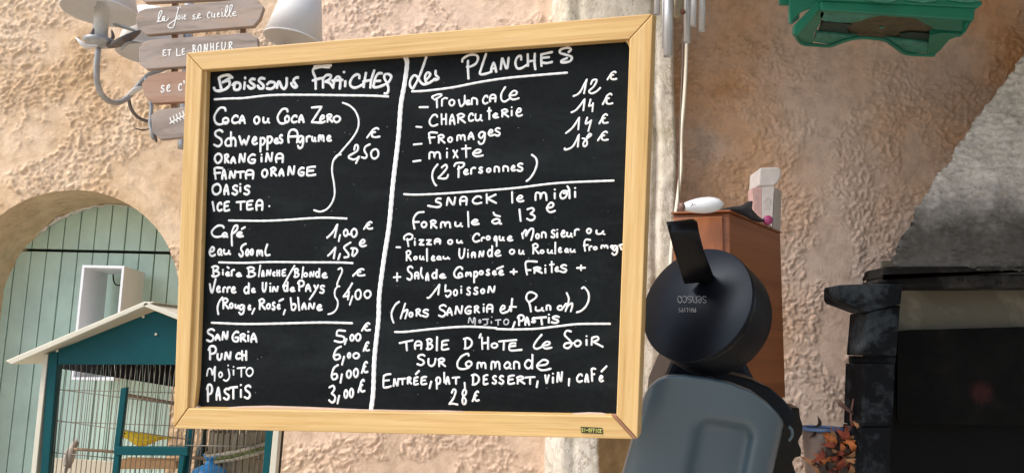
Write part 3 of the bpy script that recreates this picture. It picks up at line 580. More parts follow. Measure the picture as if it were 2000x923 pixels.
# ================================================================== birdcage house
M_teal = simple('teal paint', (.001, .070, .080), .5, var=.12, scale=12, bmp=.05, spec=.2)
M_cream = simple('cream paint', (.66, .62, .50), .5, var=.05, scale=14, bmp=.1)
M_wire = simple('brown grey wire', (.20, .18, .15), .45, metal=.4)
M_black2 = simple('black plastic', (.005, .005, .006), .6, spec=.12)
M_stick = simple('brown twig', (.24, .16, .10), .8, var=.3, scale=60, bmp=.4)
CY, CB = 1.75, 2.08
cage = thing('birdcage', at(320, 900, CY), 'teal and cream house-shaped wire birdcage in front of the green shutter', 'birdcage')
def pst(name, pix, mat, Y=CY, th=.02, bev=.001): return pprism(name, pix, Y, th, mat, cage, bev)
pst('corner_post', [(94, 690), (113, 684), (92, 945), (77, 945)], M_teal, CY, .022)
pst('edge_strip', [(84, 693), (93.5, 690), (68, 945), (58, 945)], M_cream, CY-.003, .022)
pst('gable_panel', [(113, 682), (301, 607), (345, 624), (508, 694), (508, 712), (113, 711)], M_teal, CY+.001, .014)
pst('post', [(236, 757), (247.5, 755), (233, 872), (222, 872)], M_teal, CY+.004, .012)
pst('door_rail', [(222, 871), (366, 872), (366, 889), (222, 888)], M_teal, CY, .014)
pst('door_stile', [(222, 888.5), (233, 888.5), (228, 945), (216, 945)], M_teal, CY+.001, .012)
pst('door_stile', [(350, 889.5), (361, 889.5), (352, 945), (343, 945)], M_teal, CY+.001, .012)
pst('post', [(379, 712.5), (392, 712.5), (376, 838), (364, 945), (352, 945), (362, 850)], M_teal, CY+.016, .014)
pst('corner_post', [(528, 712), (545, 713), (523, 945), (511, 945)], M_teal, CY, .022)
pst('edge_strip', [(545.5, 713), (556, 714), (536, 945), (523.5, 945)], M_cream, CY-.003, .022)
pst('dark_strip', [(556.5, 714), (562, 714), (541, 945), (536.5, 945)], M_black2, CY+.03, .02)  # narrow black strip beside the right cream edge
# roof: two slabs with a small overhang, running back to the shutter side
def slab(pA, pB, pC, pD, name):
    return prism(name, [at(*pA, CY-.035), at(*pB, CY-.035), at(*pC, CY-.035), at(*pD, CY-.035)], (0, .42, 0), M_cream, cage, .0015)
slab((10, 704), (281, 588.5), (302, 589), (22, 711), 'roof_panel')
slab((281.5, 588), (592, 709), (578, 716), (279, 597), 'roof_panel')
for (u, v) in ((280, 618), (305, 652), (112, 684)):
    p = at(u, v, CY-.001); lathe('screw', p, (0, -1, 0), [(.0032, 0), (.0032, .0012), (.0015, .002)], M_cream, cage, 10)
# black slatted blind below the roof at the back
for k in range(22):
    u = 114+k*11; v1 = 716+k*1.75
    pst('blind_slat', [(u, 706), (u+9.2, 706), (u+9.0, v1+4), (u-.6, v1+3)], M_black2, CB-.02, .004, .0005)
# wires, front and back, cross wires
me_w = None
def wire(p, q, r=.0009):
    return tube('wire', [p, q], r, M_wire, cage, 5)
k = 0; u = 104.0
while u < 540:
    wire(at(u, 700, CY+.012), at(u-.115*(225)*1.0, 925+20, CY+.012)); u += 9.6
u = 150.0
while u < 560:
    wire(at(u, 716, CB), at(u-24, 945, CB), .0008); u += 8.4
for (a, b) in (((110, 759), (350, 790)), ((104, 819), (372, 858)), ((97, 882), (222, 894))):
    wire(at(*a, CY+.010), at(*b, CY+.010), .0011)
wire(at(98, 822, CB), at(560, 838, CB), .0011); wire(at(98, 760, CB), at(560, 772, CB), .0011); wire(at(330, 868, CY+.01), at(530, 872, CY+.01), .0011)
tube('perch', curve([at(140, 876, 1.86), at(180, 878, 1.86), at(232, 882, 1.86)], .02), .0035, M_stick, cage, 8)
tube('perch', curve([at(243, 770, 1.95), at(290, 778, 1.95), at(345, 788, 1.95)], .02), .0045, M_stick, cage, 8)
tube('perch', curve([at(370, 893, 1.9), at(450, 896, 1.9), at(525, 900, 1.9)], .02), .004, M_stick, cage, 8)
M_tray = simple('tan feeder wood', (.42, .24, .11), .7, var=.2, scale=40)
pst('feeder', [(232, 897), (344, 900), (344, 915), (230, 915)], M_tray, 1.86, .05)
M_side = simple('beige cage tray', (.55, .48, .36), .6)
pst('tray_wall', [(92, 893), (222, 900), (222, 960), (85, 960)], M_side, 2.0, .006)
# birds: one continuous body each
def bird(name, c, fwd, L_, mat, label, beakmat, up=Vector((0, 0, 1))):
    root = thing(name, c, label, 'bird'); f = Vector(fwd).normalized(); s = f.cross(up).normalized(); u = s.cross(f)
    sec = [(-1.05, .00, .05, .03), (-.95, .00, .10, .035), (-.62, .03, .12, .06), (-.42, .03, .17, .15), (-.15, .01, .25, .26), (.12, .03, .27, .28), (.32, .10, .22, .24), (.45, .19, .17, .18), (.55, .25, .175, .175), (.66, .26, .15, .15), (.74, .245, .08, .09), (.77, .24, .03, .03)]
    V = []; F = []; n = 18
    for x, z, w, h in sec:
        for k in range(n):
            t = 2*math.pi*k/n; V.append(Vector(c)+f*(x*L_)+u*((z+h*math.sin(t))*L_)+s*(w*math.cos(t)*L_))
    for i in range(len(sec)-1):
        for k in range(n): F.append([i*n+k, i*n+(k+1) % n, (i+1)*n+(k+1) % n, (i+1)*n+k])
    F += [[k for k in range(n)], [(len(sec)-1)*n+k for k in range(n)]]
    o = fixnormals(mesh('body', V, F, mat, root, True)); m = o.modifiers.new('s', 'SUBSURF'); m.levels = m.render_levels = 1
    lathe('beak', Vector(c)+f*(.74*L_)+u*(.235*L_), f-u*.15, [(.055*L_, 0), (.03*L_, .08*L_), (.004*L_, .15*L_)], beakmat, root, 10)
    for sg in (-1, 1):
        e = Vector(c)+f*(.6*L_)+u*(.29*L_)+s*(sg*.148*L_)
        lathe('eye', e, s*sg, [(.028*L_, 0), (.02*L_, .015*L_), (.004*L_, .02*L_)], M_black2, root, 8)
        wv2 = [Vector(c)+f*(x*L_)+u*(z*L_)+s*(sg*y*L_) for x, y, z in ((.25, .26, .08), (.0, .285, .05), (-.3, .235, .03), (-.62, .13, .05))]
        tube('wing', curve(wv2, .004), [max(.002, L_*.11*math.sin(math.pi*(.15+.8*i/20))) for i in range(len(curve(wv2, .004)))], mat, root, 8, .55)
        tube('leg', [Vector(c)+u*(-.18*L_)+s*(sg*.08*L_), Vector(c)+u*(-.42*L_)+s*(sg*.08*L_)], .012*L_, M_stick, root, 6)
    return root
M_yel = simple('canary yellow feathers', (.80, .55, .03), .8, var=.15, scale=90, bmp=.3)
M_fin = simple('grey brown feathers', (.36, .31, .27), .85, var=.35, scale=50, bmp=.3)
M_beak = simple('pale beak', (.55, .35, .25), .5)
bird('canary', at(278, 858, 1.88), (-.9, -.35, -.04), .062, M_yel, 'yellow canary perched behind the door rail inside the teal birdcage', M_beak)
bird('finch', at(135, 888, 1.86), (-.15, .5, .95), .044, M_fin, 'small grey and white finch clinging to the perch at the left of the birdcage', M_beak, Vector((1, -.4, 0)))
M_nest = wood('weathered willow', (.15, .12, .08), (.27, .22, .15), (.40, .35, .27), 9, 60, .85, .6)
nest = thing('hanging_nest', at(460, 880, 1.93), 'grey brown willow nest pot with a mossy rim inside the right half of the birdcage', 'nest')
nc = at(462, 905, 1.93)
for k in range(26):
    t = 2*math.pi*k/26; p = nc+Vector((.062*math.cos(t), .05*math.sin(t), -.06)); prism('stave', [p+Vector((-.0065*math.sin(t), .0065*math.cos(t), 0)), p-Vector((-.0065*math.sin(t), .0065*math.cos(t), 0)), p-Vector((-.0065*math.sin(t), .0065*math.cos(t), 0))+Vector((0, 0, .135)), p+Vector((-.0065*math.sin(t), .0065*math.cos(t), 0))+Vector((0, 0, .14))], Vector((math.cos(t), math.sin(t), 0))*.006, M_nest, nest, .001, (0, 0, 1))
M_moss = simple('moss', (.14, .17, .045), .95, var=.5, scale=90, bmp=.8)
M_rope = simple('pale straw', (.46, .40, .30), .9, var=.3, scale=90, bmp=.6)
for dz, mm, rr_ in ((.038, M_rope, .0045), (.030, M_moss, .004), (.022, M_rope, .0045)):
    tube('rim', [nc+Vector((.073*math.cos(t), .061*math.sin(t), dz-.016*math.cos(t+2.8))) for t in np.linspace(0, 2*math.pi, 40)], [rr_*random.uniform(.8, 1.3) for _ in range(40)], mm, nest, 8)
bw = thing('blue_bag', at(407, 915, 1.84), 'bright blue knotted bag at the bottom of the birdcage', 'bag')
M_blue = simple('blue plastic film', (.03, .24, .55), .3, var=.2, scale=40, bmp=.3)
bc = at(408, 925, 1.84); prof = [(.002, .034), (.008, .028), (.012, .022), (.024, .017), (.036, .010), (.042, -.004), (.042, -.03)]
o = lathe('bag', bc, (0, 0, 1), prof, M_blue, bw, 30)
for k in range(5):
    a_ = k*1.26+.4; tube('knot_tip', [bc+Vector((0, 0, .026)), bc+Vector((.012*math.cos(a_), .006*math.sin(a_), .038)), bc+Vector((.019*math.cos(a_), .01*math.sin(a_), .042+.004*math.sin(a_*3)))], [.004, .0045, .001], M_blue, bw, 6, .4)
bo = thing('feed_bottle', at(388, 880, 2.0), 'dark green glass bottle standing behind the wires of the birdcage', 'bottle')
M_bot = simple('dark glass', (.010, .018, .012), .12)
lathe('bottle', at(392, 935, 2.0), (0, 0, 1), [(.016, 0), (.017, .01), (.017, .06), (.014, .075), (.007, .088), (.006, .118), (.008, .12), (.008, .128)], M_bot, bo, 24)
# ================================================================== wall lamp
M_shade = simple('off white lamp fabric', (.72, .70, .68), .85, var=.03, scale=200, bmp=.1)
M_iron = simple('pewter grey iron', (.36, .37, .38), .45, metal=.35, var=.3, scale=22)
M_irond = simple('dark iron', (.15, .13, .12), .5, metal=.4, var=.3, scale=22)
M_candle = simple('cream candle sleeve', (.62, .60, .55), .6, var=.12, scale=30)
LY = 2.2
lamp = thing('wall_lamp', at(290, 200, WY), 'grey iron wall lamp with three pale fabric shades behind the wooden plank sign', 'lamp')
def shade(u, v, Y, r, top, h, tilt=(0, 0, 1)):
    c = at(u, v, Y); o = lathe('lamp_shade', c, tilt, [(r, 0), (top, h)], M_shade, lamp, 56, False)
    m = o.modifiers.new('t', 'SOLIDIFY'); m.thickness = .0022
    tube('shade_rim', [c+x for x in circ(r, tilt)], .0024, M_shade, lamp, 6); return c
def circ(r, ax, n=48):
    ax = Vector(ax).normalized(); a = ax.cross(Vector((0, 1, 0))).normalized(); b = ax.cross(a)
    return [a*(r*math.cos(t))+b*(r*math.sin(t)) for t in np.linspace(0, 2*math.pi, n)]
shade(196, 24, LY, .1065, .066, .155)
shade(296, 106, 2.42, .108, .07, .14)
shade(573, 80, LY+.05, .089, .05, .19, (.13, 0, 1))
p0 = at(195, 78, LY); ax = (at(199, 20, LY)-p0).normalized()
lathe('candle_sleeve', p0, ax, [(.021, 0), (.021, .10), (.012, .103), (.012, .112)], M_candle, lamp, 24)
lathe('bulb_base', at(199, 26, LY), ax, [(.017, 0), (.017, .03)], M_candle, lamp, 20)
lathe('drip_cup', at(194, 92, LY), ax, [(.006, -.004), (.016, 0), (.040, .010), (.046, .020), (.040, .022), (.02, .024)], M_iron, lamp, 28)
def leaf(pts, w, mat=None, th=.5):
    c = curve([at(u, v, Y) for u, v, Y in pts], .006); n = len(c)
    return tube('leaf', c, [max(.0012, w*math.sin(math.pi*min(1, .12+.86*i/(n-1)))**.8) for i in range(n)], mat or M_iron, lamp, 8, th)
leaf([(190, 90, 2.15), (170, 92, 2.13), (158, 84, 2.12), (148, 74, 2.12)], .012, M_shade)
leaf([(212, 92, 2.2), (232, 84, 2.19), (252, 74, 2.2), (276, 60, 2.22)], .018, M_irond)
leaf([(222, 48, 2.24), (245, 54, 2.22), (272, 64, 2.22)], .012)
leaf([(236, 98, 2.2), (250, 84, 2.2), (275, 84, 2.22)], .007)
leaf([(181, 82, 2.2), (179, 70, 2.18), (183, 56, 2.18)], .006, M_irond); leaf([(216, 82, 2.2), (221, 72, 2.2), (218, 58, 2.2)], .008, M_irond)
tube('arm', curve([at(u, v, y) for u, v, y in ((192, 96, 2.2), (189, 130, 2.21), (190, 160, 2.23), (198, 184, 2.26), (214, 198, 2.3), (232, 200, 2.34), (250, 190, 2.38), (268, 170, 2.42), (290, 148, 2.45), (330, 130, 2.48))], .01), .0085, M_iron, lamp, 12)
tube('arm', curve([at(u, v, y) for u, v, y in ((251, 190, 2.4), (256, 212, 2.42), (268, 228, 2.44), (285, 236, 2.46), (300, 236, 2.48))], .01), .0055, M_irond, lamp, 10)
leaf([(262, 250, 2.4), (280, 254, 2.42), (300, 248, 2.44)], .005, M_irond); leaf([(250, 188, 2.38), (262, 178, 2.38), (282, 170, 2.4)], .012, M_shade)
tube('arm', curve([at(u, v, y) for u, v, y in ((560, 90, 2.3), (540, 150, 2.4), (470, 190, 2.46), (400, 170, 2.5))], .02), .0085, M_iron, lamp, 10)
tube('stem', curve([at(u, v, 2.47) for u, v in ((372, -60), (368, 60), (364, 160), (358, 262), (357, 290))], .03), .016, M_iron, lamp, 14)
lathe('back_plate', at(360, 180, WY-.02), (0, -1, 0), [(.06, 0), (.055, .012), (.03, .02), (.02, .14)], M_iron, lamp, 30)
tube('stem', curve([at(u, v, 2.3) for u, v in ((284, 150, ), (296, 206), (293, 240), (300, 272))], .02), .006, M_iron, lamp, 10)
leaf([(298, 250, 2.3), (303, 268, 2.3), (306, 279, 2.3)], .010, M_irond)
# ================================================================== hanging plank sign
M_plank = wood('weathered sign wood', (.24, .19, .16), (.38, .31, .27), (.46, .33, .25), 5, 30, .75, .35)
M_plank2 = wood('reddish sign wood', (.34, .19, .13), (.45, .27, .19), (.44, .33, .27), 5, 30, .75, .35)
M_spaint = simple('white sign paint', (.80, .78, .74), .7, var=.1, scale=120)
GY = 2.05
sg = thing('plank_sign', at(390, 100, GY), 'hanging sign of stacked wooden planks with white French lettering behind the chalkboard corner', 'sign')
def plank(pix, mat, tilt=0):
    r0 = random.random()
    return pprism('plank', pix, GY+tilt, .018, mat, sg, .0018, at(500, 100-6, GY)-at(280, 110, GY))
P0 = plank([(275, -32), (480, -40), (480, -4), (284, 5), (275, -2)], M_plank)
P1 = plank([(265, 35), (271, 22), (285, 17), (500, -4), (515, 14), (507, 37), (495, 51), (285, 68), (268, 54)], M_plank, -.004)
P2 = plank([(271, 94), (281, 82), (293, 78), (484, 64), (503, 74), (504, 96), (490, 121), (285, 135), (272, 125)], M_plank)
P3 = plank([(277, 163), (289, 150), (308, 143), (500, 126), (520, 148), (505, 190), (298, 202), (281, 187)], M_plank2, .004)
P4 = plank([(294, 226), (308, 214), (500, 195), (510, 215), (500, 255), (312, 272), (298, 258)], M_plank)
M_batten = simple('brown batten', (.30, .17, .10), .8, var=.2)
pprism('batten', [(336, -40), (346, -40), (343, 262), (333, 263)], GY+.019, .012, M_batten, sg, .001)
pprism('batten', [(470, -40), (480, -40), (476, 250), (466, 251)], GY+.019, .012, M_batten, sg, .001)
g1 = "@S1;~ 787,112 795,100 812,62 806,55 796,75 794,105 806,108 820,95;a 808 832 78 112;~ 832,108 846,92;~ 890,40 895,38 880,100 868,138 848,140 842,128 862,112 890,92;~ 903,35 905,38;o 886 908 74 106;i 906 920 72 104;e 916 938 70 104;s 960 984 70 104;~ 984,98 992,86;e 986 1012 64 98;C 1034 1058 56 98;u 1056 1084 62 94;e 1084 1106 60 92;i 1106 1120 42 90;~ 1120,86 1138,55 1142,32 1134,34 1130,80 1140,86;~ 1140,86 1158,52 1164,28 1154,32 1150,78 1160,84;e 1160 1190 54 86"
pf1 = lambda Y: (lambda u, v: at(u, v, Y-.0005))
FN = Vector((0, -1, 0))
writing('lettering', g1, 2.1, pf1(GY-.004), FN, M_spaint, P1, 'white cursive lettering la Joie se cueille')
g2 = "@S1;E 812 838 246 286;T 836 862 245 284;L 884 906 241 281;E 908 930 240 280;B 960 986 222 272;O 988 1014 220 270;N 1018 1046 216 266;H 1050 1076 213 263;E 1080 1102 211 261;U 1106 1136 208 257;R 1142 1170 206 254"
g2 = g2.replace('L 884', 'I 884').replace('906 241 281', '888 241 281')+";~ 886,280 906,279"
writing('lettering', g2, 2.4, pf1(GY), FN, M_spaint, P2, 'white lettering ET LE BONHEUR')
g3 = "@S1;s 802 829 424 468;e 831 859 420 464;c 890 916 414 460;~ 922,405 924,418;u 930 955 410 455;e 958 985 408 452;i 992 1000 395 450"
writing('lettering', g3, 2.6, pf1(GY+.004), FN, M_spaint, P3, "white lettering se c")
g4 = "@S1;~ 852,618 900,590 940,572 1010,545"+''.join(";~ %d,%d %d,%d;~ %d,%d %d,%d" % (860+k*16, 612-k*8, 852+k*16, 590-k*8, 864+k*16, 608-k*8, 874+k*16, 618-k*8) for k in range(9))
writing('leaf_drawing', g4, 2.4, pf1(GY), FN, M_spaint, P4, 'white painted leaf sprig')
# ================================================================== wind chime
M_alu = simple('brushed aluminium', (.55, .56, .58), .38, metal=.55, var=.06)
ch = thing('wind_chime', at(1335, -60, 1.9), 'silver tube wind chime hanging above the upper right corner of the chalkboard', 'wind chime')
def ctube(u, v0, v1, w, Y, mat=M_alu):
    p, q = at(u+1.5, v0, Y), at(u, v1, Y); r = w/2/FPX*Y; n = 20
    o = tube('chime_tube', [p, q], r, mat, ch, n, caps=False); m = o.modifiers.new('t', 'SOLIDIFY'); m.thickness = .0012; m.offset = -1
    for f in o.data.polygons: f.use_smooth = True
for a_ in ((1283, -90, 29, 12, 1.86), (1304.5, -90, 110, 18.5, 1.84), (1294.5, -90, 95, 4, 1.9), (1342, -90, 83, 13.5, 1.9), (1354.5, -90, 51, 12.5, 1.84), (1371, -90, 61, 13, 1.88), (1322, -90, 12, 12, 1.95)): ctube(*a_)
M_strk = simple('olive tan wood', (.30, .25, .17), .5, var=.2)
o = tube('striker', [at(1330, -40, 1.87), at(1324, 33, 1.87)], .0115, M_strk, ch, 20); 
lathe('bead', at(1334, 24, 1.86), (0, -1, 0), [(.001, -.007), (.005, -.005), (.007, 0), (.005, .005), (.001, .007)], simple('red brown bead', (.16, .05, .03), .4), ch, 14)
lathe('top_disc', at(1332, -86, 1.9), (0, 0, 1), [(.07, 0), (.07, .01)], M_strk, ch, 30)
# ================================================================== green crate
M_green = simple('dark green plastic', (.014, .19, .12), .38, var=.12, scale=10, bmp=.05)
M_greenl = simple('scuffed green plastic', (.05, .24, .18), .5, var=.35, scale=45, bmp=.2)
crate = thing('plastic_crate', at(1720, 20, 2.0), 'dark green plastic crate seen from below at the top of the plaster wall', 'crate')
def zp(a, b): return (1500+a*.325, b*.325)
zb = at(*zp(780, 80), 2.0).z
def under(name, pts, mat, dz=0, th=.004): return prism(name, [atz(*zp(a, b), zb+dz) for a, b in pts], (0, 0, th), mat, crate, .0008)
# front wall with ribs and rails
CF = 1.985
def cf(name, pts, mat, Y=CF, th=.006, bev=.001): return prism(name, [at(*zp(a, b), Y) for a, b in pts], (0, th, 0), mat, crate, bev)
cf('front_wall', [(130, -260), (1275, -260), (1262, 40), (1232, 75), (335, 20), (205, 70), (135, 130), (125, -20)], M_green, CF+.004, .006)
cf('bottom_rail', [(318, 8), (1262, 48), (1246, 62), (1240, 122), (322, 60)], M_green, CF-.012, .015, .003)
cf('rim_rail', [(320, -40), (1290, 5), (1290, 30), (1262, 46), (318, -2)], M_green, CF-.022, .018, .003)
for x in (330, 560, 800, 1060, 1255): cf('rib', [(x, -260), (x+18, -260), (x+18, -25), (x, -28)], M_green, CF-.010, .012, .001)
for x in (580, 820, 1080):
    cf('handle_lip', [(x+30, -36), (x+210, -30), (x+190, 8), (x+120, 16), (x+10, 0)], M_greenl, CF-.030, .007, .003)
cf('side_wall', [(70, -260), (128, -260), (128, 0), (125, 28), (72, 26)], M_green, CF+.02, .01)
prism('side_brace', [at(*zp(a, b), CF-.002) for a, b in ((300, 5), (330, 30), (180, 212), (158, 200), (158, 150))], (0, .016, 0), M_green, crate, .002)
prism('side_skirt', [at(*zp(a, b), CF+.02) for a, b in ((128, -40), (190, -20), (190, 110), (150, 140), (130, 132))], (0, .012, 0), M_greenl, crate, .002)
# underside: feet with scalloped edges, brown board showing through
M_inb = simple('brown crate base', (.10, .085, .05), .8, var=.3, scale=40, bmp=.3)
M_gd = simple('deep green plastic', (.006, .035, .026), .5)
under('base_board', [(320, 128), (700, 88), (860, 92), (1200, 135), (1170, 205), (960, 250), (700, 232), (540, 225), (300, 200)], M_inb, .018, .004)
under('foot', [(318, 62), (690, 92), (600, 112), (530, 136), (440, 138), (336, 128), (312, 100)], M_greenl, .0, .012)
under('foot', [(860, 98), (1238, 118), (1222, 135), (1188, 190), (1010, 180), (940, 142)], M_green, .0, .012)
under('slot', [(330, 132), (450, 142), (505, 150), (470, 178), (500, 208), (420, 205), (300, 196)], M_gd, .010, .003)
under('slot', [(790, 208), (860, 196), (980, 206), (972, 252), (880, 248), (790, 240)], M_gd, .010, .003)
under('foot', [(290, 198), (400, 208), (545, 226), (450, 244), (372, 270), (275, 252)], M_greenl, .004, .010)
under('foot', [(695, 238), (800, 244), (965, 258), (965, 318), (870, 320), (822, 312), (750, 268)], M_greenl, .004, .010)
def edge(name, pts, mat, w):
    c = curve([atz(*zp(a, b), zb-.001) for a, b in pts], .01); return tube(name, c, w, mat, crate, 8)
edge('lower_edge', [(160, 205), (205, 262), (290, 272), (372, 277), (450, 250), (545, 228), (690, 238), (750, 272), (822, 320), (900, 330), (1000, 333)], M_green, .0055)
prism('foot_side', [atz(*zp(a, b), zb) for a, b in ((158, 205), (250, 130), (318, 62), (340, 80), (310, 150), (280, 200), (270, 262), (205, 262))], (0, 0, .02), M_green, crate, .001)
prism('foot_side', [atz(*zp(a, b), zb) for a, b in ((972, 215), (1050, 200), (1170, 208), (1088, 242), (1040, 300), (1000, 334), (955, 330))], (0, 0, .02), M_green, crate, .001)
cf('end_skirt', [(1190, 118), (1240, 110), (1215, 140), (1175, 208), (1150, 205), (1188, 190)], M_green, CF+.005, .02, .001)
lathe('rivet', atz(*zp(683, 165), zb+.014), (0, 0, -1), [(.006, 0), (.005, .002), (.001, .003)], M_greenl, crate, 12)
# ================================================================== coffee machine
m, nt_, bs_m = new_mat('blue black gloss'); bs_m.inputs['Base Color'].default_value = (.0035, .0045, .0075, 1); bs_m.inputs['Roughness'].default_value = .34; bs_m.inputs['Specular IOR Level'].default_value = .22; bs_m.inputs['Specular Tint'].default_value = (.75, .86, 1, 1)
nz_ = noise(nt_, 900, 2, .5, objco(nt_)); bump(nt_, bs_m, nz_.outputs[0], .05, .0004); M_lid = m
M_tank = simple('smoky blue grey plastic', (.080, .120, .148), .33, var=.05, scale=6, spec=.6)
M_glb = simple('glossy black plastic', (.003, .003, .004), .25, spec=.25)
M_side = simple('matt black plastic', (.004, .005, .008), .5, spec=.15)
M_print = simple('silver print', (.34, .35, .38), .5)
mach = thing('coffee_machine', cp(1390, 900, 1.15), 'blue black pod coffee machine with raised lever right of the chalkboard', 'coffee machine')
LA = (R3 @ Vector((-.65, .455, .61))).normalized()
LC = cp(1357, 592, 1.08); LR = .0865
prof = [(LR*1.0, -.003), (LR*.99, -.0006), (LR*.97, .000), (LR*.90, .0020), (LR*.7, .0070), (LR*.4, .0115), (.001, .0135)]
lid_side = lathe('lid_side', LC, LA, [(.001, -.078), (LR*.80, -.078), (LR*.93, -.072), (LR*.985, -.058), (LR*.997, -.030), (LR*.997, -.0035)], M_side, mach, 96, False)
lid = lathe('lid', LC, LA, prof, M_lid, mach, 96, False); autosmooth(lid, 22)
lathe('lid_ring', LC, LA, [(LR*.998, -.0105), (LR*1.003, -.009), (LR*.998, -.0075)], M_glb, mach, 96, False)
# lever: curved slab standing up from the lid
lv = []
for (ul, ur, v, d) in ((1301, 1354, 431, 1.035), (1303, 1362, 437, 1.030), (1309, 1366, 460, 1.028), (1317, 1374, 490, 1.034), (1325, 1383, 515, 1.044), (1333, 1393, 541, 1.058), (1337, 1396, 551, 1.066)): lv.append((cp(ul, v+3, d), cp(ur, v-3, d)))
V = []; F = []; n = len(lv)
for i, (a, b) in enumerate(lv):
    bk = (R3 @ Vector((.25, .1, -1)))*.011
    for k in range(9):
        t = k/8; p = a.lerp(b, t)+R3 @ Vector((0, 0, 1))*(.0035*math.sin(math.pi*t)**.5); V.append(p)
    for k in range(9): V.append(a.lerp(b, 1-k/8)+bk)
m_ = 18
for i in range(n-1):
    for k in range(m_): F.append([i*m_+k, i*m_+(k+1) % m_, (i+1)*m_+(k+1) % m_, (i+1)*m_+k])
F += [[k for k in range(m_)], [(n-1)*m_+k for k in range(m_)]]
o = fixnormals(mesh('lever', V, F, M_glb, mach)); autosmooth(o, 50); bevel(o, .0025, 3, 50)
# printing on the lid, upside down for the viewer (read from the far side)
def onlid(u, v): return onplane(u, v, LC+LA*.0155, LA)
def onlid2(u, v):
    p = onlid(u, v); r = (p-LC-LA*.0155).length/LR
    h = float(np.interp(r, [0, .4, .7, .9], [.0135, .0115, .0070, .0020])); return onplane(u, v, LC+LA*(h+.0006), LA)
def rot_text(word, right, left, vtop, vbot, slant=2):
    n = len(word); st = (right-left)/n; out = []
    for i, chh in enumerate(word):
        xr = right-st*i-.6; xl = right-st*(i+1)+.6
        for s_ in GL[chh].split('/'):
            out.append([(xr-(xr-xl)*int(q[:2])/99-slant*(int(q[2:])/99-.5), vbot-(vbot-vtop)*int(q[2:])/99) for q in s_.split()])
    return out
writing('lettering', rot_text('Sensco', 1381, 1323, 578, 591), 1.2, onlid2, LA, M_print, lid, 'silver brand lettering, upside down')
writing('lettering', rot_text('PHILIPS', 1360, 1325, 601, 609, 1), .95, onlid2, LA, M_print, lid, 'small silver lettering, upside down')
# water tank: big smoky container with a round-topped recess
NS, NT = 90, 110; V = []; F = []
def top_v(u): return float(np.interp(u, [1262, 1272, 1285, 1300, 1335, 1380, 1425, 1470, 1510, 1535, 1549, 1553], [790, 752, 738, 731, 730, 735, 744, 760, 785, 806, 822, 840]))
for j in range(NT):
    t = j/(NT-1)
    for i in range(NS):
        s = i/(NS-1); e = .5-.5*math.cos(math.pi*s)
        vb = 1060; ut = 1266+(1551-1266)*e; ub = 1176+(1478-1176)*e
        vt_ = top_v(ut); v = vt_+(vb-vt_)*t; u = ut+(ub-ut)*((v-740)/(vb-740))
        d = 1.10-.060*math.sin(math.pi*s)**.6+.012*(1-min(1, t/.016))**2+.02*s
        # recess, signed distance to a rounded-top slot in slot coordinates
        cu, cv_ = 1400+(u-1400), v; ang = .13
        su = (u-1410)+(v-870)*.20; svv = v-(818+.16*(u-1400))
        q = max(abs(su)/56, 0); dist = max((abs(su)-54), -svv-0) if svv > 30 else math.hypot(max(abs(su)-30, 0), max(30-svv, 0))-24
        dep = float(1/(1+math.exp(dist/4.5))); d += .024*dep
        V.append(cp(u, v, d))
for j in range(NT-1):
    for i in range(NS-1): F.append([j*NS+i, j*NS+i+1, (j+1)*NS+i+1, (j+1)*NS+i])
b = len(V)
for j in (0, NT-1):
    for i in range(NS):
        V.append(O+(V[j*NS+i]-O)*1.12+(R3 @ Vector((0, -.02, 0))))
for i in range(NS-1): F.append([i+1, i, b+i, b+i+1]); F.append([b+i+1, b+i, b+NS+i, b+NS+i+1])
for k0, k1 in ((0, 0), (NS-1, NS-1)):
    pass
o = fixnormals(mesh('water_tank', V, F, M_tank, mach, True)); autosmooth(o, 60)
prism('tank_collar', [cp(u, v, 1.16) for u, v in ((1390, 725), (1430, 731), (1470, 741), (1505, 757), (1532, 780), (1552, 806), (1556, 818), (1545, 835), (1500, 800), (1400, 760))], R3 @ Vector((0, 0, -.05)), M_lid, mach, .004)
kn = [(1530, 790), (1543, 800), (1547, 796), (1562, 796), (1563, 812), (1569, 832), (1567, 848), (1559, 862), (1566, 878), (1565, 891), (1553, 893), (1548, 903), (1554, 920), (1560, 945), (1500, 960), (1490, 900)]
prism('rear_housing', [cp(u, v, 1.19) for u, v in kn], R3 @ Vector((0, 0, -.035)), M_glb, mach, .004)
tube('tank_catch', curve([cp(u, v, 1.115) for u, v in ((1540, 832), (1546, 838), (1547, 850), (1540, 860))], .003), .0022, M_tank, mach, 8)
prism('body', [cp(u, v, 1.26) for u, v in ((1320, 690), (1450, 690), (1500, 790), (1490, 1060), (1260, 1060), (1290, 760))], R3 @ Vector((0, 0, -.12)), M_lid, mach, .01)
# ================================================================== little wooden cabinet and what stands on it
M_cab = wood('orange brown cabinet wood', (.20, .062, .018), (.29, .095, .030), (.35, .125, .042), 4, 26, .38, .1)
zc_ = at(1422, 416, 1.95).z; zb_ = at(1422, 770, 1.95).z
c0 = atz(1424, 415, zc_); c1 = atz(1524, 456, zc_); c2 = atz(1314, 419, zc_)
c3 = c1+(c2-c0); dn = Vector((0, 0, zb_-zc_-.02))
cab = thing('wall_cabinet', c0+dn, 'small orange brown wooden cabinet behind the coffee machine', 'cabinet')
prism('carcass', [c0, c1, c3, c2], dn, M_cab, cab, .002, (0, 0, 1))
dd = (c2-c0).normalized(); nf = Vector((dd.y, -dd.x, 0)); nf = nf if nf.y < 0 else -nf
dw = (c2-c0).length
prism('door', [c0+dd*.016-Vector((0, 0, .010)), c0+dd*(dw-.004)-Vector((0, 0, .010)), c0+dd*(dw-.004)+dn, c0+dd*.016+dn], nf*.009, M_cab, cab, .002, (0, 0, 1))
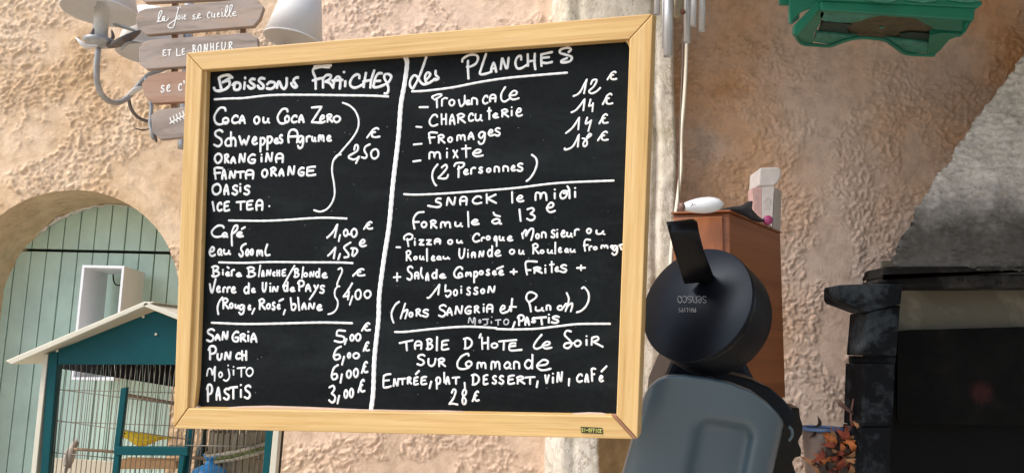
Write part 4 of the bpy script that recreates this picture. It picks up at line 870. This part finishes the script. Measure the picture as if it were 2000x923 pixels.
prism('cabinet_top', [c0+nf*.012-dd*.004+Vector((0, 0, .0005)), c1-dd*.004+Vector((0, 0, .0005)), c3+dd*.004+Vector((0, 0, .0005)), c2+nf*.012+dd*.004+Vector((0, 0, .0005))], (0, 0, .005), M_cab, cab, .001, dd)
M_gl = simple('white glossy plastic', (.74, .77, .82), .25, var=.03)
af = thing('air_freshener', at(1372, 415, 1.88), 'white oval plastic air freshener lying on the left of the cabinet top', 'air freshener')
ac, bc_ = at(1331, 404, 1.90), at(1415, 398, 1.90); Lx = (bc_-ac).length; axd = (bc_-ac).normalized()
lathe('shell', ac, axd, [(.002, 0), (.008, .002), (.011, .010), (.015, .022), (.0185, .038), (.0205, .055), (.0205, .070), (.018, .085), (.013, .097), (.006, .1035), (.001, Lx)], M_gl, af, 40)
writing('mark', [[(1349, 395), (1353, 399), (1349, 403)], [(1353, 399), (1358, 399)]], 1.2, lambda u, v: at(u, v, 1.877), FN, M_dark, af)
lathe('nozzle', ac-axd*.006, axd, [(.008, 0), (.011, .004), (.011, .012)], simple('brown cap', (.16, .09, .07), .5), af, 16)
M_cloth = simple('black cloth', (.012, .011, .013), .9, var=.3, scale=80, bmp=.6, bdist=.003)
V = []; F = []; tp = [(1396, 412), (1412, 406), (1430, 402), (1447, 402), (1455, 395), (1463, 391), (1472, 389), (1469, 399), (1466, 404), (1476, 416), (1485, 425), (1494, 428)]
bt = [(1396, 415), (1412, 413), (1428, 413), (1440, 416), (1450, 421), (1456, 424), (1462, 429), (1468, 432), (1473, 433), (1480, 434), (1486, 435), (1494, 433)]
nr = 8
for i, (a, b_) in enumerate(zip(tp, bt)):
    for k in range(nr):
        t = 2*math.pi*k/nr; f_ = .5-.5*math.cos(t)
        V.append(at(a[0]+(b_[0]-a[0])*f_, a[1]+(b_[1]-a[1])*f_, 1.97-.018*math.sin(t)))
for i in range(len(tp)-1):
    for k in range(nr): F.append([i*nr+k, i*nr+(k+1) % nr, (i+1)*nr+(k+1) % nr, (i+1)*nr+k])
F += [[k for k in range(nr)], [(len(tp)-1)*nr+k for k in range(nr)]]
o = fixnormals(mesh('black_cloth', V, F, M_cloth, None, True)); tag(o, 'crumpled black cloth draped over the corner of the cabinet top', 'cloth')
mm_ = o.modifiers.new('s', 'SUBSURF'); mm_.levels = mm_.render_levels = 2
M_mag = simple('magenta plastic', (.34, .05, .16), .5)
hb = lathe('magenta_cap', at(1496, 432, 2.0), (.3, -1, .2), [(.001, 0), (.011, .001), (.013, .006), (.012, .014), (.001, .016)], M_mag, None, 20); tag(hb, 'small magenta cap lying between the black cloth and the pink box', 'cap')
M_pinkbox = simple('pink printed card', (.50, .32, .30), .6, var=.15, scale=60); M_cardw = simple('white card', (.52, .48, .46), .6, var=.08, scale=40)
bx = thing('medicine_box', at(1490, 440, 2.10), 'upright white and pink carton standing on the right of the cabinet', 'carton')
prism('carton', [at(1488, 365, 2.14), at(1512, 364, 2.14), at(1508, 442, 2.14), at(1488, 428, 2.14)], (0, .04, 0), M_cardw, bx, .0008)
prism('pink_panel', [at(1469, 367, 2.14), at(1487.6, 365, 2.14), at(1487.6, 428, 2.14), at(1472, 415, 2.14)], (0, .04, 0), M_pinkbox, bx, .0008)
writing('print', [[(1475, 378), (1475, 390)], [(1479, 380), (1479, 395)], [(1476, 398), (1482, 405)], [(1492, 396), (1500, 385), (1505, 395), (1496, 402)], [(1492, 408), (1504, 406)]], 1.0, lambda u, v: at(u, v, 2.1385), FN, simple('grey print', (.38, .34, .36), .7), bx)
prism('side_flap', [at(1512.3, 366, 2.16), at(1526, 372, 2.3), at(1524, 452, 2.3), at(1509, 444, 2.16)], (.0, .01, 0), M_cardw, bx, .0005)
rl = at(1483, 345, 2.2); ro = thing('paper_roll', rl, 'pale paper roll lying on top of the upright carton', 'roll')
prism('roll', [at(u, v, 2.16) for u, v in ((1483, 329), (1488, 327), (1518, 325.5), (1524, 328), (1527, 334), (1526, 343), (1521, 355), (1512, 364), (1481, 363))], (0, .09, 0), M_cardw, ro, .006)
# ================================================================== barbecue
def soot(name, base, spots, lo, hi, scale=5, extra=None, rough=.8, bstr=.5):
    m, nt, bs = new_mat(name); co = objco(nt); a = noise(nt, scale, 7, .62, co, .5)
    b = noise(nt, scale*9, 5, .7, co); s = math_(nt, 'ADD', math_(nt, 'MULTIPLY', a.outputs[0], .8), math_(nt, 'MULTIPLY', b.outputs[0], .2))
    r = ramp(nt, s, [(lo, base), ((lo+hi)/2, tuple((x+y)/2*.7 for x, y in zip(base, spots))), (hi, spots)])
    c = r.outputs[0]
    if extra:
        p, rad, cc = extra; vm = nt.nodes.new('ShaderNodeVectorMath'); vm.operation = 'DISTANCE'; tc = nt.nodes.new('ShaderNodeTexCoord'); L(nt, tc.outputs['Object'], vm.inputs[0]); vm.inputs[1].default_value = p
        d_ = math_(nt, 'ADD', vm.outputs['Value'], math_(nt, 'MULTIPLY', b.outputs[0], .06)); c = mixc(nt, mrange(nt, d_, rad+.03, rad*.3+.03), c, cc)
    L(nt, c, bs.inputs['Base Color']); bs.inputs['Roughness'].default_value = rough; bs.inputs['Specular IOR Level'].default_value = .08
    bump(nt, bs, s, bstr, .006); return m
BY = 2.2
def z8(a, b): return (1540+a*.48, 480+b*.48)
bbq = thing('barbecue', at(1850, 900, BY), 'soot blackened masonry barbecue with a rough grey plaster hood at the right', 'barbecue')
# hood: rough plaster, front leaning back, sooty towards its foot
M_hood, nth, bsh = new_mat('rough grey render')
co = objco(nth); a = noise(nth, 9, 7, .65, co, .5); r = ramp(nth, a.outputs[0], [(.3, (.50, .475, .45)), (.5, (.70, .675, .645)), (.72, (.84, .82, .79))])
b = noise(nth, 60, 6, .7, co); rb = ramp(nth, b.outputs[0], [(.32, (.62, .60, .58)), (.55, (1, 1, 1))]); c = mixc(nth, 1, r.outputs[0], rb.outputs[0], 'MULTIPLY')
tc = nth.nodes.new('ShaderNodeTexCoord'); sp = nth.nodes.new('ShaderNodeSeparateXYZ'); L(nth, tc.outputs['Object'], sp.inputs[0])
zh = at(1850, 520, BY).z; an = noise(nth, 5, 5, .6, tc.outputs['Object'])
f1 = mrange(nth, math_(nth, 'ADD', sp.outputs['Z'], math_(nth, 'MULTIPLY', an.outputs[0], -.36)), zh+.14, zh-.10)
c = mixc(nth, math_(nth, 'MULTIPLY', f1, .9), c, (.018, .017, .016)); L(nth, c, bsh.inputs['Base Color']); bsh.inputs['Roughness'].default_value = .95
bump(nth, bsh, b.outputs[0], .6, .006)
le = [(-330, 2330), (-60, 2100), (0, 2058), (95, 1980), (150, 1944), (210, 1900), (275, 1861), (340, 1820), (400, 1781), (450, 1756), (490, 1738), (515, 1728), (526, 1733)]
lv_, lu_ = [p[0] for p in le], [p[1] for p in le]
NS, NT = 170, 260; P = np.zeros((NT, NS, 3))
base = []
for j in range(NT):
    v = -330+(526+330)*j/(NT-1); ul = float(np.interp(v, lv_, lu_))+(9*float(fbm(np.array([v*.022]), np.array([.3]), 3, 77, .5)[0]) if v < 505 else 0); z = at(ul, v, BY).z; back = .20*max(0, (z-zh))/1.0
    pl_ = at(ul+16, v, BY+back*.6); sl_ = at(ul, v, WY)
    for i in range(NS):
        if i < 30: t = i/30; P[j, i] = (sl_.x+(pl_.x-sl_.x)*(.5-.5*math.cos(math.pi*t)), WY+.01+(pl_.y-WY-.01)*math.sin(math.pi*t/2), z+.0)
        else: t = (i-30)/(NS-31); P[j, i] = (pl_.x+(2.9-pl_.x)*t, pl_.y, z)
U_ = P[..., 0]+P[..., 1]*1.3; Z_ = P[..., 2]
wx = U_+.02*gnoise(U_*9, Z_*9, 3); hh_ = crust(U_, Z_, 900, -.5, -.1, 1.5, 1.2)+.003*fbm(U_*60, Z_*60, 3, 203)
P[..., 1] -= hh_*.9; P[..., 0] -= hh_*.8
V = [tuple(p) for p in P.reshape(-1, 3)]; F = [[j*NS+i, j*NS+i+1, (j+1)*NS+i+1, (j+1)*NS+i] for j in range(NT-1) for i in range(NS-1)]
mesh('hood', V, F, M_hood, bbq, True)
M_sootl = soot('sooty lintel', (.010, .009, .009), (.11, .105, .10), .48, .70, 6)
M_soot = soot('sooty block', (.006, .007, .009), (.12, .145, .17), .48, .72, 6)
M_back = soot('render painted as lit', (.17, .155, .12), (.27, .245, .195), .3, .7, 5)  # pale tone stands in for light falling on the inner plaster
def zz8(name, pts, Y, th, mat, bev=.003): return prism(name, [at(*z8(a, b), Y) for a, b in pts], (0, th, 0), mat, bbq, bev)
zz8('lintel', [(382, 128), (386, 92), (398, 84), (1400, 80), (1400, 112), (380, 118)], BY-.012, .12, M_sootl, .004)
zz8('lintel', [(380, 119), (1400, 113), (1400, 168), (465, 172), (455, 152), (360, 152), (362, 138), (380, 134)], BY-.002, .10, M_sootl, .004)
zz8('shelf_bracket', [(200, 166), (206, 158), (345, 153), (462, 153), (464, 175), (458, 236), (322, 268), (208, 226), (200, 212)], BY-.02, .10, M_soot, .005)
zz8('block', [(323, 270), (457, 239), (441, 446), (309, 444)], BY, .12, M_soot, .004)
zz8('block', [(318, 447), (440, 449), (436, 478), (318, 478)], BY+.014, .12, M_soot, .003)
zz8('block', [(305, 478), (436, 479), (426, 692), (410, 735), (298, 735)], BY+.002, .12, M_soot, .004)
zz8('block', [(296, 738), (420, 738), (412, 1150), (270, 1150)], BY, .12, M_soot, .004)
red = at(*z8(785, 595), BY+.12)
M_plt = soot('burnt steel plate', (.003, .003, .003), (.014, .013, .012), .45, .75, 9, (tuple(red), .045, (.028, .010, .009)), .6, .3)
zz8('painted_lit_back', [(380, 60), (1600, 60), (1600, 345), (380, 360)], BY+.16, .01, M_back, 0)  # strip above the plate, its brightness painted into the colour
zz8('fire_plate', [(444, 345), (500, 341), (1600, 310), (1600, 735), (470, 724), (450, 716), (441, 695)], BY+.12, .008, M_plt, .002)
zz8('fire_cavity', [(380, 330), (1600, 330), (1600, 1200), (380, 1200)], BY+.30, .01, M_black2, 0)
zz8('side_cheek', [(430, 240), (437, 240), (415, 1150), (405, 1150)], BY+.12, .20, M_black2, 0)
# ================================================================== pot of dried leaves
pot = thing('leaf_pot', at(1605, 923, 2.3), 'clear plastic pot with a blue rim and dried orange leaves beside the barbecue', 'plant pot')
M_clear = simple('clouded plastic', (.20, .15, .13), .4, var=.25, scale=20); M_blr = simple('blue plastic rim', (.09, .17, .36), .35)
pc = at(1610, 930, 2.33)
lathe('pot', pc-Vector((0, 0, .1)), (0, 0, 1), [(.045, 0), (.050, .06), (.056, .20), (.058, .235)], M_clear, pot, 36)
tube('rim', [pc+Vector((.060*math.cos(t), .060*math.sin(t), .137)) for t in np.linspace(0, 2*math.pi, 36)], .0055, M_blr, pot, 8, 1)
cols = [simple('dried leaf '+n_, c, .8, var=.25, scale=60) for n_, c in (('orange', (.42, .13, .035)), ('red', (.26, .055, .03)), ('tan', (.34, .17, .08)), ('dark', (.04, .025, .018)))]
def dleaf(c, s, mat):
    a_ = random.random()*6.28; d = Vector((math.cos(a_), -.5*random.random(), math.sin(a_))).normalized(); w = d.cross(Vector((0, 1, .2))).normalized()
    V = []; prof_ = [(0, .03), (.25, .26), (.5, .36), (.75, .22), (1, .01)]
    for x, y in prof_:
        q = Vector(c)+d*(x*s)+Vector((0, -1, 0))*(.45*s*math.sin(x*4)); V += [q-w*(y*s*.5)+Vector((0, -.12*s, 0)), q, q+w*(y*s*.5)+Vector((0, -.12*s, 0))]
    F = [[i*3+k, i*3+k+1, i*3+k+4, i*3+k+3] for i in range(4) for k in (0, 1)]
    o = mesh('dried_leaf', V, F, mat, pot, True); m_ = o.modifiers.new('t', 'SOLIDIFY'); m_.thickness = .0008
for k in range(95):
    u, v = min(1688, max(1584, random.gauss(1640, 28))), random.gauss(895, 22)
    dleaf(at(u, v, 2.255+random.uniform(-.01, .02)), random.uniform(.03, .06), cols[random.choice([0, 1, 1, 2, 2, 3])])
for k in range(6): dleaf(at(random.uniform(1585, 1640), random.uniform(828, 838), 2.3), .03, cols[3])
M_twig = simple('purple brown twig', (.14, .075, .065), .8, var=.3)
for pts in (((1690, 835), (1672, 812), (1650, 797), (1636, 786)), ((1690, 812), (1668, 808), (1640, 782)), ((1668, 845), (1662, 818), (1664, 795), (1668, 778)), ((1634, 890), (1645, 862), (1660, 836), (1668, 826)), ((1690, 900), (1682, 860), (1668, 840), (1655, 832)), ((1686, 850), (1684, 820), (1680, 798))):
    tube('twig', curve([at(u, v, 2.26) for u, v in pts], .01), .0035, M_twig, pot, 7)
